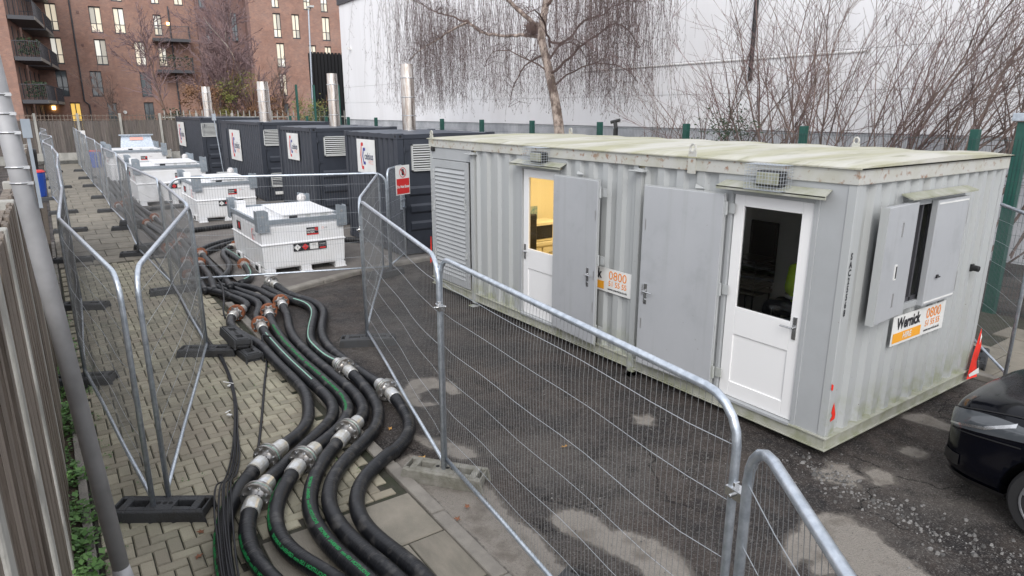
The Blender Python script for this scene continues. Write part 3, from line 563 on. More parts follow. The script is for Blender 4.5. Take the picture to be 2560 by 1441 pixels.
def ring(q,o,xd,r,t,n=24):
    xd=Vector(xd);vs=[]
    for k in range(n):
        a=2*PI*k/n
        for rr in (r-t,r): vs.append(tuple(Vector(o)+xd*math.cos(a)*rr+Vector((0,0,1))*math.sin(a)*rr))
    q.add(vs,[(2*k,2*k+1,(2*k+3)%(2*n),(2*k+2)%(2*n)) for k in range(n)])
q=MB(); ring(q,on(o,xd,0,.15,.006),xd,.10,.014); a=on(o,xd,-.065,.215,.007);c2=on(o,xd,.065,.085,.007); q.bar(a,c2,.002,.014,up=xd); q.build('prohibition_ring',M['red'],sg)
q=MB(); plate(q,on(o,xd,0,.13,.005),xd,.06,.07,.001)
for k in range(4): plate(q,on(o,xd,-.024+.016*k,.185,.005),xd,.012,.06,.001)
plate(q,on(o,xd,.042,.14,.005),xd,.014,.05,.001); q.build('hand_symbol',M['printblack'],sg)
# ---------------------------------------------------------------- fence feet
def foot(m,conc=False):
    t=thing('fence_block','fence foot','fence foot'); q=MB(); L,w,h=.39,.115,.13
    hx=[(-.39,-.345,0),(-.345,-.305,1),(-.305,-.245,0),(-.245,-.105,2),(-.105,.105,0),(.105,.245,2),(.245,.305,0),(.305,.345,1),(.345,.39,0)]
    for s in (-1,1):
        a,c2=sorted((s*w,s*(w-.022))); q.add([(-L,a,0),(L,a,0),(L,c2,0),(-L,c2,0),(-L+.03,a,h-.012),(L-.03,a,h-.012),(L-.03,c2,h-.002),(-L+.03,c2,h-.002)],[(0,3,2,1),(4,5,6,7),(0,1,5,4),(1,2,6,5),(2,3,7,6),(3,0,4,7)])
    for x0,x1,k in hx:
        if x0<-.38: x0=-.36
        if x1>.38: x1=.36
        d=.07 if k==1 else .042
        if k==0: q.box(x0,x1,-w+.022,w-.022,.02 if abs(x0)<.3 else .06,h)
        else: q.box(x0,x1,-w+.022,-d,.03,h-.001); q.box(x0,x1,d,w-.022,.03,h-.001); q.box(x0,x1,-d,d,.02,.05)
    q.build('block',m,t,bevel=.008)
    q=MB(); q.box(-.34,.34,-.078,.078,.004,.035); q.build('hollow_base',M['dark'] if not conc else M['footc'],t)
    q=MB()
    for x in (-.07,-.025,.025,.07): q.cyl((x,0,h-.002),(x,0,h+.002),.018,10)
    q.build('socket',M['dark'],t); return t
F0=foot(M['foot']); F1=foot(M['footc'],True); G2='fence feet under the mesh panels'
def ft(a,rz,label,f=None,z=0,first=[0]):
    f=f or F0
    if f is F0 and not first[0]: o=f; first[0]=1
    elif f is F1: o=f
    else: o=copy_tree(f)
    return place(o,(a[0],a[1],gz(a[1])+z),rz,label,G2)
A=math.radians(34.7)
ft((-5.16,2.47),-A+.02,'nearest black fence foot, two posts standing in it on the pavers')
ft((-4.12,6.12),-A+.05,'black fence foot on the pavers under a stacked second foot')
ft((-3.78,6.1),A+1.0,'black fence foot stacked on top of another beside the hoses',z=.14).rotation_euler[0]=.12
ft((-3.72,5.86),A+1.05,'black fence foot lying against the stacked pair by the hoses')
ft((-2.22,5.34),-A+.14,'black fence foot on the tarmac right of the hoses')
ft((-3.05,1.67),-A-.30,'mossy pale concrete fence foot on the tarmac',F1)
ft((-3.28,-.16),.35,'grey fence foot just showing at the bottom edge')
ft((-.38,8.85),A*.4,'black fence foot under the mesh gate')
ft((-5.56,5.93),-A+.2,'black fence foot, second from the camera beside the timber fence'); ft((-5.36,9.52),-A+.1,'black fence foot, third from the camera beside the timber fence')
for i in range(2,10): ft((Mx[i],My[i]),-A*.4+.1*(i%3),'black fence foot, %s from the camera in the middle row'%ORD[i])
ft((Mx[3]+.3,My[3]+.05),0.2,'black fence foot stacked on the fourth foot of the middle row',z=.14); ft((Mx[4]+.2,My[4]),-.1,'black fence foot stacked on the fifth foot of the middle row',z=.14)
for i in range(3,10): ft((Lx[i],Ly[i]),-A*.4+.12*(i%3),'black fence foot, %s from the camera beside the timber fence'%ORD[i])
# ---------------------------------------------------------------- grey cabin
cab=thing('site_cabin','pale grey steel site cabin with mossy roof and two open steel doors','cabin',(0,0,0))
CL,CW=7.57,3.0
def corr(segs,period=.27,d=.045):
    """profile offsets along a wall: list of (t,depth)"""
    out=[];t0,t1=segs;n=max(1,round((t1-t0)/period));p=(t1-t0)/n
    for i in range(n):
        a=t0+i*p; out+=[(a,0),(a+.30*p,0),(a+.42*p,d),(a+.82*p,d),(a+.94*p,0)]
    out.append((t1,0)); return out
def corrwall(q,fn,t0,t1,z0,z1,period=.27,d=.045):
    P=corr((t0,t1),period,d); vs=[];
    for t,e in P: vs.append(fn(t,e,z0)); vs.append(fn(t,e,z1))
    q.add(vs,[(2*i,2*i+2,2*i+3,2*i+1) for i in range(len(P)-1)])
FR=lambda t,e,z:(.012+e,t,z)
q=MB()
corrwall(q,FR,1.34,2.44,.22,2.53); corrwall(q,FR,2.54,3.84,.22,2.53); corrwall(q,FR,4.87,6.06,.22,2.53)
q.build('front_wall_sheet',M['cabin'],cab)
for a in ((.08,.33,.22,2.53),(.33,1.26,2.40,2.53),(1.26,1.34,.22,2.53),(3.84,3.93,.22,2.53),(3.93,4.83,2.40,2.53),(4.83,4.87,.22,2.53),(6.2,7.5,2.34,2.53)):
    q=MB(); q.box(.008,.05,*a); q.build('flat_panel',M['cabin_flat'],cab)
EN=lambda t,e,z:(t,.012+e,z)
q=MB(); corrwall(q,EN,.08,.84,.22,2.53,.25); corrwall(q,EN,2.05,2.92,.22,2.53,.243); corrwall(q,EN,.84,2.05,.22,1.27,.245); corrwall(q,EN,.84,2.05,2.33,2.53,.245)
q.build('end_wall_sheet',M['cabin'],cab)
q=MB(); q.box(2.96,2.99,.08,7.5,.22,2.53); q.box(.08,2.96,7.52,7.55,.22,2.53); q.build('back_wall',M['cabin'],cab)
for x,y in ((0,0),(2.92,0),(0,7.49),(2.92,7.49)):
    q=MB(); q.box(x,x+.08,y,y+.08,.22,2.53); q.build('corner_post',M['cabin'],cab,bevel=.006)
for y in (2.49,6.13):
    q=MB(); q.box(-.03,.05,y-.045,y+.045,.05,2.50); q.box(-.09,.06,y-.07,y+.07,0,.012); q.box(-.11,.0,y-.12,y+.10,2.47,2.485); q.build('jacking_post',M['cabin'],cab,bevel=.006)
q=MB()
for x0,x1,y0,y1 in ((-.02,.06,-.02,7.59),(2.94,3.02,-.02,7.59),(.06,2.94,-.02,.06),(.06,2.94,7.51,7.59)):
    q.box(x0,x1,y0,y1,.205,.222); q.box(x0,x1,y0,y1,.09,.105)
q.box(.0,.015,.0,7.57,.105,.205); q.box(.015,2.98,0,.015,.105,.205); q.box(2.98,3.0,0,7.57,.105,.205)
q.build('bottom_rail',M['bottomrail'],cab,bevel=.003)
q=MB()
for x in (.35,1.5,2.6):
    for y in (.6,3.8,7.0): q=MB(); q.box(x-.15,x+.15,y-.15,y+.15,0,.09); q.build('packing_block',M['dark'],cab)
q=MB(); q.box(-.012,.06,-.012,7.58,2.53,2.66); q.box(2.94,3.012,-.012,7.58,2.53,2.66); q.box(.06,2.94,-.012,.05,2.53,2.66); q.box(.06,2.94,7.51,7.58,2.53,2.66)
q.build('top_rail',M['toprail'],cab,bevel=.006)
q=MB(); n=32; X0,X1=-.035,3.035
vs=[]
for i in range(n+1):
    y=-.035+i*(7.64)/n; e=.018 if i%4 in(1,2) else 0; e=0 if i in(0,n) else e
    for x,z in ((X0,2.672),(.1,2.685+e),(1.5,2.72+e),(2.9,2.685+e),(X1,2.672)): vs.append((x,y,z))
q.add(vs,[(i*5+k,i*5+k+1,(i+1)*5+k+1,(i+1)*5+k) for i in range(n) for k in range(4)])
q.box(X0,X1,-.035,7.605,2.66,2.671)
for y in (-.035,7.605): q.add([(X0,y,2.66),(X0,y,2.672),(.1,y,2.685),(1.5,y,2.72),(2.9,y,2.685),(X1,y,2.672),(X1,y,2.66)],[(0,1,2,3,4,5,6)])
q.build('roof',M['roof'],cab)
for x,y in ((.0,1.75),(.0,7.45),(3.0,1.7),(3.0,7.4)):
    s=-1 if x<1 else 1; q=MB(); q.box(x+s*.02-.008,x+s*.02+.008,y-.05,y+.05,2.50,2.73); 
    q.tube([(x+s*.02,y+.035*math.cos(a),2.76+.042*math.sin(a)) for a in np.linspace(0,2*PI,13)[:-1]],.012,6,closed=True); q.build('lifting_lug',M['toprail'],cab)
q=MB(); q.box(2.97,3.03,6.08,6.14,2.7,2.82); q.cyl((3.0,6.1,2.82),(3.0,6.14,2.95),.035,10); q.cyl((2.96,6.2,2.93),(3.04,6.05,2.97),.03,10); q.build('roof_bracket',M['black'],cab)
for y in (1.63,3.52):
    q=MB(); q.add([(.0,y-.06,2.36),(.0,y+.07,2.40),(-.05,y+.03,2.36),(.0,y+.02,2.31)],[(0,2,1),(0,3,2),(3,1,2)]); q.build('wall_vent',M['cabin'],cab)
q=MB(); q.cyl((-.03,7.43,2.50),(.01,7.43,2.50),.045,16); q.build('cable_gland',M['black'],cab)
# louvred store door
d=MB(); d.box(-.012,.012,6.27,6.39,.24,2.33); d.box(-.012,.012,7.38,7.49,.24,2.33); d.box(-.012,.012,6.39,7.38,2.20,2.33); d.box(-.012,.012,6.39,7.38,.24,.36); ld=d.build('louvre_door',M['cabin_flat'],cab,bevel=.004)
sm=MB(); sm.add([(-.022,-.495,-.032),(-.022,.495,-.032),(.012,.495,.032),(.012,-.495,.032),(-.016,-.495,-.036),(-.016,.495,-.036),(.016,.495,.026),(.016,-.495,.026)],[(0,3,2,1),(4,5,6,7),(0,1,5,4),(2,3,7,6),(1,2,6,5),(3,0,4,7)])
sme=sm.mesh('slat',M['cabin_flat'])
for k in range(26):
    o=bpy.data.objects.new('slat',sme); C.objects.link(o); o.parent=ld; o.location=(-.0,6.885,.40+k*.0705)
q=MB(); q.box(.014,.02,6.3,7.46,.26,2.32); q.build('backing',M['dark'],cab)
q=MB(); q.box(-.035,-.012,6.335,6.375,1.55,1.66); q.bar((-.03,6.355,1.62),(-.045,6.34,1.75),.02,.02); q.box(-.035,-.012,6.33,6.37,.75,.86); q.build('handle',M['cabin'],ld)
for z in (.6,1.45,2.0):
    q=MB(); q.cyl((-.016,7.43,z),(-.016,7.43,z+.16),.017,10); q.build('hinge',M['cabin'],ld)
# white glazed doors
def gdoor(y0,y1,yh):
    fr=MB(); fr.box(-.004,.07,y0-.045,y0,.20,2.39); fr.box(-.004,.07,y1,y1+.045,.20,2.39); fr.box(-.004,.07,y0,y1,2.345,2.39); fr.box(-.03,.07,y0,y1,.205,.235); f=fr.build('door_frame',M['cabin_flat'],cab,bevel=.003)
    d=MB(); a,c2=y0+.01,y1-.01; gl,gh=1.21,2.23; ga,gb=a+.115,c2-.115
    d.box(.02,.06,a,ga,.24,2.34); d.box(.02,.06,gb,c2,.24,2.34); d.box(.02,.06,ga,gb,gh,2.34); d.box(.02,.06,ga,gb,.92,gl); d.box(.02,.06,ga,gb,.24,.40)
    door=d.build('door',M['pvc'],cab,bevel=.004)
    q=MB(); q.box(.034,.05,ga,gb,.40,.92); q.build('lower_panel',M['pvc'],door)
    q=MB(); q.quad((.04,gb,gl),(.04,ga,gl),(.04,ga,gh),(.04,gb,gh)); q.build('pane',M['glass'],door)
    q=MB(); s=1 if yh>(y0+y1)/2 else -1; q.box(.008,.02,yh-.02,yh+.02,1.05,1.27); q.cyl((.02,yh,1.17),(-.035,yh,1.17),.009,8); q.tube([(-.035,yh,1.17),(-.04,yh-s*.12,1.172)],.009,8); q.build('handle',M['chrome'],door,bevel=.002)
    return door
gdoor(.36,1.225,.43); gdoor(3.96,4.80,4.74)
# canopies and bulkhead lights with guard cages
def canopy(y0,y1):
    q=MB(); q.add([(0,y0,2.475),(0,y1,2.475),(-.13,y1+.02,2.425),(-.13,y0-.02,2.425),(0,y0,2.465),(0,y1,2.465),(-.13,y1+.02,2.415),(-.13,y0-.02,2.415)],[(0,1,2,3),(7,6,5,4),(3,2,6,7),(0,3,7,4),(2,1,5,6)]); q.box(-.13,-.115,y0-.02,y1+.02,2.395,2.426); q.build('door_canopy',M['bottomrail'],cab)
canopy(.22,1.32); canopy(3.82,4.92)
def flood(y):
    q=MB(); q.box(-.11,-.01,y-.13,y+.13,2.46,2.60); f=q.build('bulkhead_light',M['black'],cab,bevel=.01)
    q=MB(); q.box(-.13,-.111,y-.115,y+.115,2.475,2.585); q.build('lens',M['headlens'],f,bevel=.008)
    q=MB(); X=-.20; ya,yb=y-.19,y+.19; za,zb=2.43,2.66
    for k in range(13): yy=ya+(yb-ya)*k/12; q.tube([(-.0,yy,za),(X,yy,za),(X,yy,zb),(-.0,yy,zb)],.0022,4,caps=False)
    for k in range(8): zz=za+(zb-za)*k/7; q.tube([(-.0,ya,zz),(X,ya,zz),(X,yb,zz),(-.0,yb,zz)],.0022,4,caps=False)
    for k in range(1,5): xx=X*k/5; q.tube([(xx,ya,zb),(xx,yb,zb)],.0022,4,caps=False); q.tube([(xx,ya,za),(xx,yb,za)],.0022,4,caps=False); q.tube([(xx,ya,za),(xx,ya,zb)],.0022,4,caps=False); q.tube([(xx,yb,za),(xx,yb,zb)],.0022,4,caps=False)
    q.build('guard_cage',M['wire'],f)
M['headlens']=mat('lamp_glass',(.42,.42,.34),.2,col2=(.3,.31,.22),nscale=20)
flood(.78); flood(4.33)
# opened steel security leaves
def leaf(yh,w,ang,z0,z1,hy,hinge_side=1):
    # hinged at yh on the wall face, swung back along +y
    X=Matrix.Translation((-.03,yh,0))@Matrix.Rotation(ang,4,'Z')
    def bb(x0,x1,y0,y1,a,c2): 
        q=MB(); q.box(x0,x1,y0,y1,a,c2); q.v=[tuple(X@Vector(v)) for v in q.v]; return q
    L=bb(-.045,0,0.01,w,z0,z1).build('security_door',M['leafdoor'],cab,bevel=.005)
    q=bb(-.035,-.01,.0,w+.012,z0-.01,z1+.012); q.build('rebate',M['cabin'],L)
    q=bb(-.053,-.045,hy-.022,hy+.022,1.0,1.24); q.build('handle_plate',M['chrome'],L,bevel=.003)
    s=-1 if hy>w/2 else 1
    q=MB(); q.cyl((-.05,hy,1.16),(-.10,hy,1.16),.01,8); q.tube([(-.10,hy,1.16),(-.105,hy+(-.05),1.165),(-.10,hy-.12,1.158)],.009,8) if hinge_side==2 else q.tube([(-.10,hy,1.16),(-.105,hy-.06,1.158),(-.10,hy-.13,1.156)],.009,8)
    q.cyl((-.05,hy,1.05),(-.062,hy,1.05),.014,10); q.v=[tuple(X@Vector(v)) for v in q.v]; q.build('handle',M['chrome'],L,smooth=False)
    for z in (z0+.13,(z0+z1)/2,z1-.20):
        q=MB(); q.cyl((-.02,-.01,z),(-.02,-.01,z+.13),.014,10); q.cbox((-.025,.03,z+.065),(.012,.07,.10)); q.cbox((.015,-.05,z+.065),(.012,.07,.10)); q.v=[tuple(X@Vector(v)) for v in q.v]; q.build('hinge',M['cabin'],L)
    for z in (.7,1.85,1.1):
        q=bb(-.0475,-.045,.035 if hinge_side==2 else w-.05,.05 if hinge_side==2 else w-.035,z,z+.12); q.build('bolt_slot',M['steelgrey'],L)
    return L
leaf(1.265,1.03,math.radians(3.5),.27,2.335,.94,1)
X=leaf(3.01,.93,math.radians(0),.27,2.325,.16,2)
for o in (X,*X.children):
    # this leaf stands a little off the wall
    for v in o.data.vertices: v.co.x-=.035+(.93-(v.co.y-3.01))*.06
# signs
def hiresign(o,xd,full=True):
    q=MB(); plate(q,o,xd,1.08,.30,.006); s=q.build('sign_board',M['white'],cab)
    q=MB(); plate(q,on(o,xd,-.235,-.075,.003),xd,.56,.10,.001); q.build('amber_band',M['amber'],s)
    text('hire_text','HIRE',.085,on(o,xd,-.235,-.075,.005),xd,M['white'],s,bold=.002)
    text('name_text','Wernick',.165,on(o,xd,-.235,.062,.004),xd,M['printblack'],s,bold=.006,sx=.78)
    text('number_text','0800',.155,on(o,xd,.285,.068,.004),xd,M['orange'],s,bold=.0,sx=1.02)
    text('phone_text','51 55 55',.092,on(o,xd,.285,-.035,.004),xd,M['orange'],s,bold=.001,sx=.98)
    text('web_text','www.wernick.co.uk',.042,on(o,xd,.285,-.105,.004),xd,M['printblack'],s,bold=.001)
hiresign((1.50,-.008,1.06),(1,0,0)); hiresign((-.006,3.07,1.10),(0,-1,0))
for i,ch in enumerate('SAC25568'): text('serial_letter',ch,.082,(.042,-.003,1.92-i*.0725),(1,0,0),M['printblack'],cab,bold=.003,sx=.75)
for i,ch in enumerate('SAC25568'): text('serial_letter',ch,.055,(-.003,7.535,1.95-i*.075),(0,-1,0),M['printblack'],cab,sx=.6)
# end window with shutters
q=MB(); q.box(.84,.89,-.01,.07,1.27,2.33); q.box(2.0,2.05,-.01,.07,1.27,2.33); q.box(.89,2.0,-.01,.07,2.28,2.33); q.box(.89,2.0,-.02,.07,1.27,1.33); wf=q.build('window_frame',M['cabin_flat'],cab,bevel=.003)
q=MB(); q.quad((.89,.047,1.33),(2.0,.047,1.33),(2.0,.047,2.28),(.89,.047,2.28)); q.build('pane',M['glass'],wf)
q=MB()
for x in (.90,1.10,1.22,1.42): q.box(x,x+.03,.01,.044,1.33,2.28)
q.box(.89,2.0,.01,.044,1.33,1.37); q.build('mullion',M['frame'],wf)
q=MB(); q.add([(.76,0,2.41),(2.07,0,2.41),(2.08,-.11,2.375),(.76,-.11,2.375),(.76,0,2.395),(2.07,0,2.395),(2.08,-.11,2.36),(.76,-.11,2.36)],[(3,2,1,0),(4,5,6,7),(0,4,7,3),(7,6,2,3),(1,2,6,5)]); q.build('window_hood',M['bottomrail'],cab)
q=MB(); q.box(1.34,2.0,-.075,-.015,1.275,2.315); sh=q.build('shutter',M['leafdoor'],cab,bevel=.006)
q=MB(); q.box(1.53,1.56,-.09,-.075,1.54,1.57); q.cyl((1.50,-.095,1.55),(1.57,-.095,1.55),.008,8); q.build('catch',M['black'],sh)
for z in (1.32,2.02):
    q=MB(); q.box(2.005,2.025,-.07,-.02,z,z+.22); q.build('hinge',M['steelgrey'],sh)
for z in (1.30,2.275): q=MB(); q.box(1.36,1.98,-.08,-.075,z,z+.015); q.build('shutter_lip',M['white'],sh)
q=MB(); X=Matrix.Translation((.925,-.035,0))@Matrix.Rotation(math.radians(5),4,'Z'); q.box(-.65,0,-.055,0,1.285,2.335); q.v=[tuple(X@Vector(v)) for v in q.v]; sh=q.build('shutter',M['leafdoor'],cab,bevel=.006)
def lx(*a): 
    q=MB(); q.box(*a); q.v=[tuple(X@Vector(v)) for v in q.v]; return q
q=lx(-.36,-.32,-.063,-.055,1.66,1.80); q.build('latch_recess',M['white'],sh); q=lx(-.35,-.33,-.066,-.063,1.675,1.785); q.build('latch_slot',M['black'],sh)
for z in (1.40,2.05):
    q=lx(-.32,-.312,-.066,-.055,z,z+.13); q.build('bolt',M['steelgrey'],sh)
q=lx(-.665,-.65,-.06,.01,1.285,2.335); q.build('shutter_edge',M['cabin'],sh)
q=MB(); q.cyl((2.56,.01,1.49),(2.56,-.07,1.485),.032,14); q.box(2.53,2.59,-.01,.012,1.45,1.53); q.build('power_inlet',M['black'],cab,bevel=.004)
q=MB()
for i in range(26): # rivets
    pass
# interior shell
q=MB(); q.box(.08,2.94,.10,7.5,.20,.24); q.build('floor',M['floorin'],cab)
q=MB(); q.box(.06,2.94,.08,7.5,2.505,2.525); q.build('ceiling',M['cream'],cab)
q=MB(); q.box(.07,2.94,3.30,3.36,.24,2.505); q.box(.07,2.94,6.16,6.2,.24,2.505); q.box(2.90,2.94,3.36,6.16,.24,2.505)
q.box(.0605,.075,3.36,3.90,.24,2.505); q.box(.0605,.075,4.87,6.16,.24,2.505); q.box(.0605,.075,3.9,4.87,2.40,2.505); q.build('room_lining',M['cream'],cab)
q=MB(); q.box(2.90,2.94,.10,3.30,.24,2.505); q.box(.07,2.90,3.27,3.298,.24,2.505); q.box(.0605,.075,1.30,3.27,.24,2.505); q.box(.0605,.075,.1,.33,.24,2.505); q.box(.07,2.9,.0605,.08,.24,1.29); q.box(.07,2.9,.0605,.08,2.33,2.5); q.box(.07,.84,.0605,.08,1.29,2.33); q.box(2.05,2.9,.0605,.08,1.29,2.33); q.build('room_lining',M['darkroom'],cab)
lamp=thing('ceiling_light','glowing ceiling light inside the left room of the grey cabin','light',(1.4,4.8,2.49))
q=MB(); q.box(1.3,1.5,4.2,5.4,2.455,2.50); q.build('diffuser',M['bulb'],lamp)
al=bpy.data.lights.new('room_light','AREA'); al.shape='RECTANGLE'; al.size=.2; al.size_y=1.2; al.energy=26; al.color=(1,.80,.50)
ao=bpy.data.objects.new('room_light',al); C.objects.link(ao); ao.parent=lamp; ao.location=(0,0,-.06)
t=thing('kitchen_counter','cream kitchen drawers seen through the lit cabin door','cabinet',(1.1,5.85,.24)); q=MB(); q.box(.3,2.2,5.55,6.14,1.0,1.05); q.build('worktop',M['cream'],t); q=MB(); q.box(.34,2.16,5.58,6.14,.24,1.0); q.build('carcass',M['cream'],t)
for i,x in enumerate((.36,.97,1.57)):
    q=MB(); q.box(x,x+.57,5.56,5.58,.82,.97); dd=q.build('drawer',M['cream'],t); q=MB(); q.box(x+.12,x+.45,5.55,5.56,.87,.885); q.build('handle',M['steelgrey'],dd); q=MB(); q.box(x,x+.57,5.56,5.58,.28,.80); q.build('cupboard_door',M['cream'],t)
t=thing('microwave','cream microwave oven with black window behind the lit door glass','microwave',(1.15,5.8,1.05)); q=MB(); q.box(.84,1.36,5.62,6.0,1.06,1.37); q.build('casing',M['cream'],t,bevel=.01); q=MB(); q.box(.88,1.20,5.612,5.62,1.10,1.32); q.build('window',M['black'],t); q=MB(); q.cyl((1.29,5.60,1.28),(1.29,5.62,1.28),.022,12); q.cyl((1.29,5.60,1.18),(1.29,5.62,1.18),.022,12); q.build('knob',M['white'],t)
t=thing('kettle','cream kettle standing right of the microwave','kettle',(1.55,5.8,1.05)); q=MB(); q.tube([(1.55,5.8,1.05),(1.55,5.8,1.25),(1.55,5.8,1.32)],[.09,.08,.03],16); q.build('kettle_body',M['cream'],t,smooth=True); q=MB(); q.tube([(1.46,5.8,1.10),(1.40,5.8,1.18),(1.47,5.8,1.30)],.012,8); q.build('handle',M['black'],t)
t=thing('notice','teal picture notice on the yellow wall above the microwave','poster',(1.2,6.15,1.4)); q=MB(); q.box(1.08,1.28,6.14,6.155,1.30,1.56); q.build('paper',mat('notice_print',(.05,.22,.28),.5,col2=(.5,.5,.4),nscale=14),t)
def chair(name,label,x,y,rz,z=.24):
    t=thing(name,label,'chair',(x,y,z),rz); 
    q=MB(); q.box(-.22,.22,-.22,.22,.42,.47); loc(t,q).build('seat',M['black'],t,bevel=.015)
    q=MB(); q.box(-.22,.22,.20,.24,.55,.95); loc(t,q).build('backrest',M['black'],t,bevel=.015)
    for a in (-.19,.19):
        for c2 in (-.19,.19):
            q=MB(); q.cyl((a,c2,0),(a,c2,.42 if c2<0 else .9),.012,8); loc(t,q).build('leg',M['black'],t)
    return t
t=thing('office_chair','dark office chair back just inside the lit left door','chair',(.20,5.0,.24))
q=MB(); q.box(.10,.50,5.10,5.15,.92,1.62); q.build('backrest',M['black'],t,bevel=.02); q=MB(); q.box(.12,.50,4.72,5.12,.70,.76); q.build('seat',M['black'],t,bevel=.02); q=MB(); q.cyl((.3,4.9,.30),(.3,4.9,.70),.025,10); q.build('column',M['black'],t); q=MB(); q.bar((.12,4.9,.28),(.5,4.9,.28),.05,.05); q.bar((.3,4.7,.28),(.3,5.1,.28),.05,.05); q.build('base',M['black'],t)
for i in range(6): chair('stacking_chair','black stacking chair, %s from the floor in the stack in the dark room'%(['lowest','second','third','fourth','fifth','topmost'][i]),2.4,2.62,-PI/2,z=.24+i*.09)['group']='stacked chairs in the dark room'
chair('waiting_chair','black chair against the far wall of the dark room',1.45,2.75,.3); chair('occupied_chair','black chair under the person in the hi-vis jacket',1.98,1.59,PI)
t=thing('table','dark table beside the seated person','table',(1.6,.6,.24)); q=MB(); q.box(1.2,2.0,.2,1.0,.94,.97); q.build('table_top',M['darkroom'],t)
for a in (1.25,1.95):
    for c2 in (.25,.95): q=MB(); q.cyl((a,c2,.24),(a,c2,.94),.015,8); q.build('leg',M['black'],t)
# seated person
def skin(name,verts,edges,rad,m,parent,sub=2):
    me=bpy.data.meshes.new(name); me.from_pydata(verts,edges,[]); o=bpy.data.objects.new(name,me); C.objects.link(o); me.materials.append(m)
    md=o.modifiers.new('s','SKIN'); 
    for i,v in enumerate(me.skin_vertices[0].data): v.radius=rad[i] if isinstance(rad[i],tuple) else (rad[i],rad[i]); v.use_root=(i==0)
    o.modifiers.new('u','SUBSURF').levels=sub; o.modifiers['u'].render_levels=sub; o.parent=parent; return o
pr=thing('person','person in yellow hi-vis jacket seated in the dark right-hand room','person',(1.98,1.55,.24))
V_=lambda L:[Vector(v) for v in L]
sk=skin('body',[(0,0,.50),(0,.02,.72),(0,.03,.98),(0,.02,1.10),(0,.02,1.17),(.02,.03,1.30),(-.17,.02,1.02),(-.21,.05,.80),(-.10,.12,.70),(.17,.02,1.02),(.22,.04,.80),(.14,.20,.72),(.09,.0,.50),(.11,.42,.50),(.11,.42,.06),(.11,.54,.04),(-.09,0,.50),(-.11,.42,.50),(-.11,.42,.06),(-.11,.54,.04)],
 [(0,1),(1,2),(2,3),(3,4),(4,5),(2,6),(6,7),(7,8),(2,9),(9,10),(10,11),(0,12),(12,13),(13,14),(14,15),(0,16),(16,17),(17,18),(18,19)],[.15,.14,.16,.07,.055,.10,.07,.05,.035,.07,.05,.035,.10,.07,.05,.045,.10,.07,.05,.045],M['denim'],pr)
jk=skin('jacket',[(0,0,.52),(0,.02,.75),(0,.03,1.0),(-.18,.02,1.03),(-.22,.05,.80),(-.11,.12,.71),(.18,.02,1.03),(.23,.04,.80),(.15,.19,.73)],[(0,1),(1,2),(2,3),(3,4),(4,5),(2,6),(6,7),(7,8)],[(.19,.17),(.18,.16),(.17,.14),.10,.075,.055,.10,.075,.055],M['hivis'],pr)
q=MB()
for z in (.66,.86): 
    q.tube([(.195*math.cos(a),.02+.19*math.sin(a),z) for a in np.linspace(0,2*PI,25)[:-1]],.022,6,closed=True)
loc(pr,q).build('reflective_band',M['reflect'],jk)
sk2=skin('hair',[(.02,.0,1.33),(.02,.01,1.39)],[(0,1)],[.11,.09],M['hair'],pr)
pr.rotation_euler.z=0
# strips of red and white tape
def tape(name,label,P,W,parts):
    t=thing(name,label,'tape',P[0]); return t
t=thing('barrier_tape','torn red and white tape hanging from the far right corner of the cabin','tape',(3.04,-.02,.4))
q=MB(); q.add([(3.045,-.03,.72),(2.90,-.045,.42),(2.83,-.05,.14),(3.0,-.09,.15),(3.06,-.04,.30),(3.05,-.06,.5)],[(0,1,5),(1,4,5),(1,2,4),(2,3,4)]); q.build('red_strip',M['tapered'],t)
q=MB(); q.add([(2.85,-.056,.20),(2.98,-.098,.27),(3.045,-.052,.40),(3.05,-.06,.35),(3.0,-.102,.20),(2.87,-.06,.165)],[(0,1,4,5),(1,2,3,4)]); q.add([(3.04,-.04,.66),(3.0,-.055,.56),(3.01,-.05,.52),(3.05,-.05,.62)],[(0,1,2,3)]); q.build('white_stripe',M['white'],t)
t=thing('tape_scrap','red triangle of tape low on the near corner of the cabin','tape',(.09,-.01,.45),group='scraps of red tape on the near corner')
q=MB(); q.add([(.075,-.004,.56),(.05,-.004,.46),(.07,-.006,.43),(.05,-.006,.40),(.05,-.004,.37),(.115,-.006,.385),(.12,-.006,.43)],[(0,1,2,6),(2,3,4,5,6)]); q.build('tape_piece',M['tapered'],t)
t=thing('tape_scrap','tiny red scrap of tape above the red triangle on the cabin corner','tape',(.03,-.01,.72),group='scraps of red tape on the near corner')
q=MB(); q.add([(-.008,-.004,.76),(.02,-.008,.74),(.018,-.008,.69),(-.008,-.004,.70)],[(3,2,1,0)]); q.build('tape_piece',M['tapered'],t)
t=thing('tape_scrap','faded red and white tape on the far left edge of the cabin','tape',(-.02,7.58,.8)); q=MB(); q.add([(-.015,7.585,.95),(-.02,7.60,.95),(-.02,7.62,.70),(-.03,7.62,.45),(-.01,7.58,.5)],[(0,1,2,4),(2,3,4)]); q.build('tape_piece',M['tapered'],t)
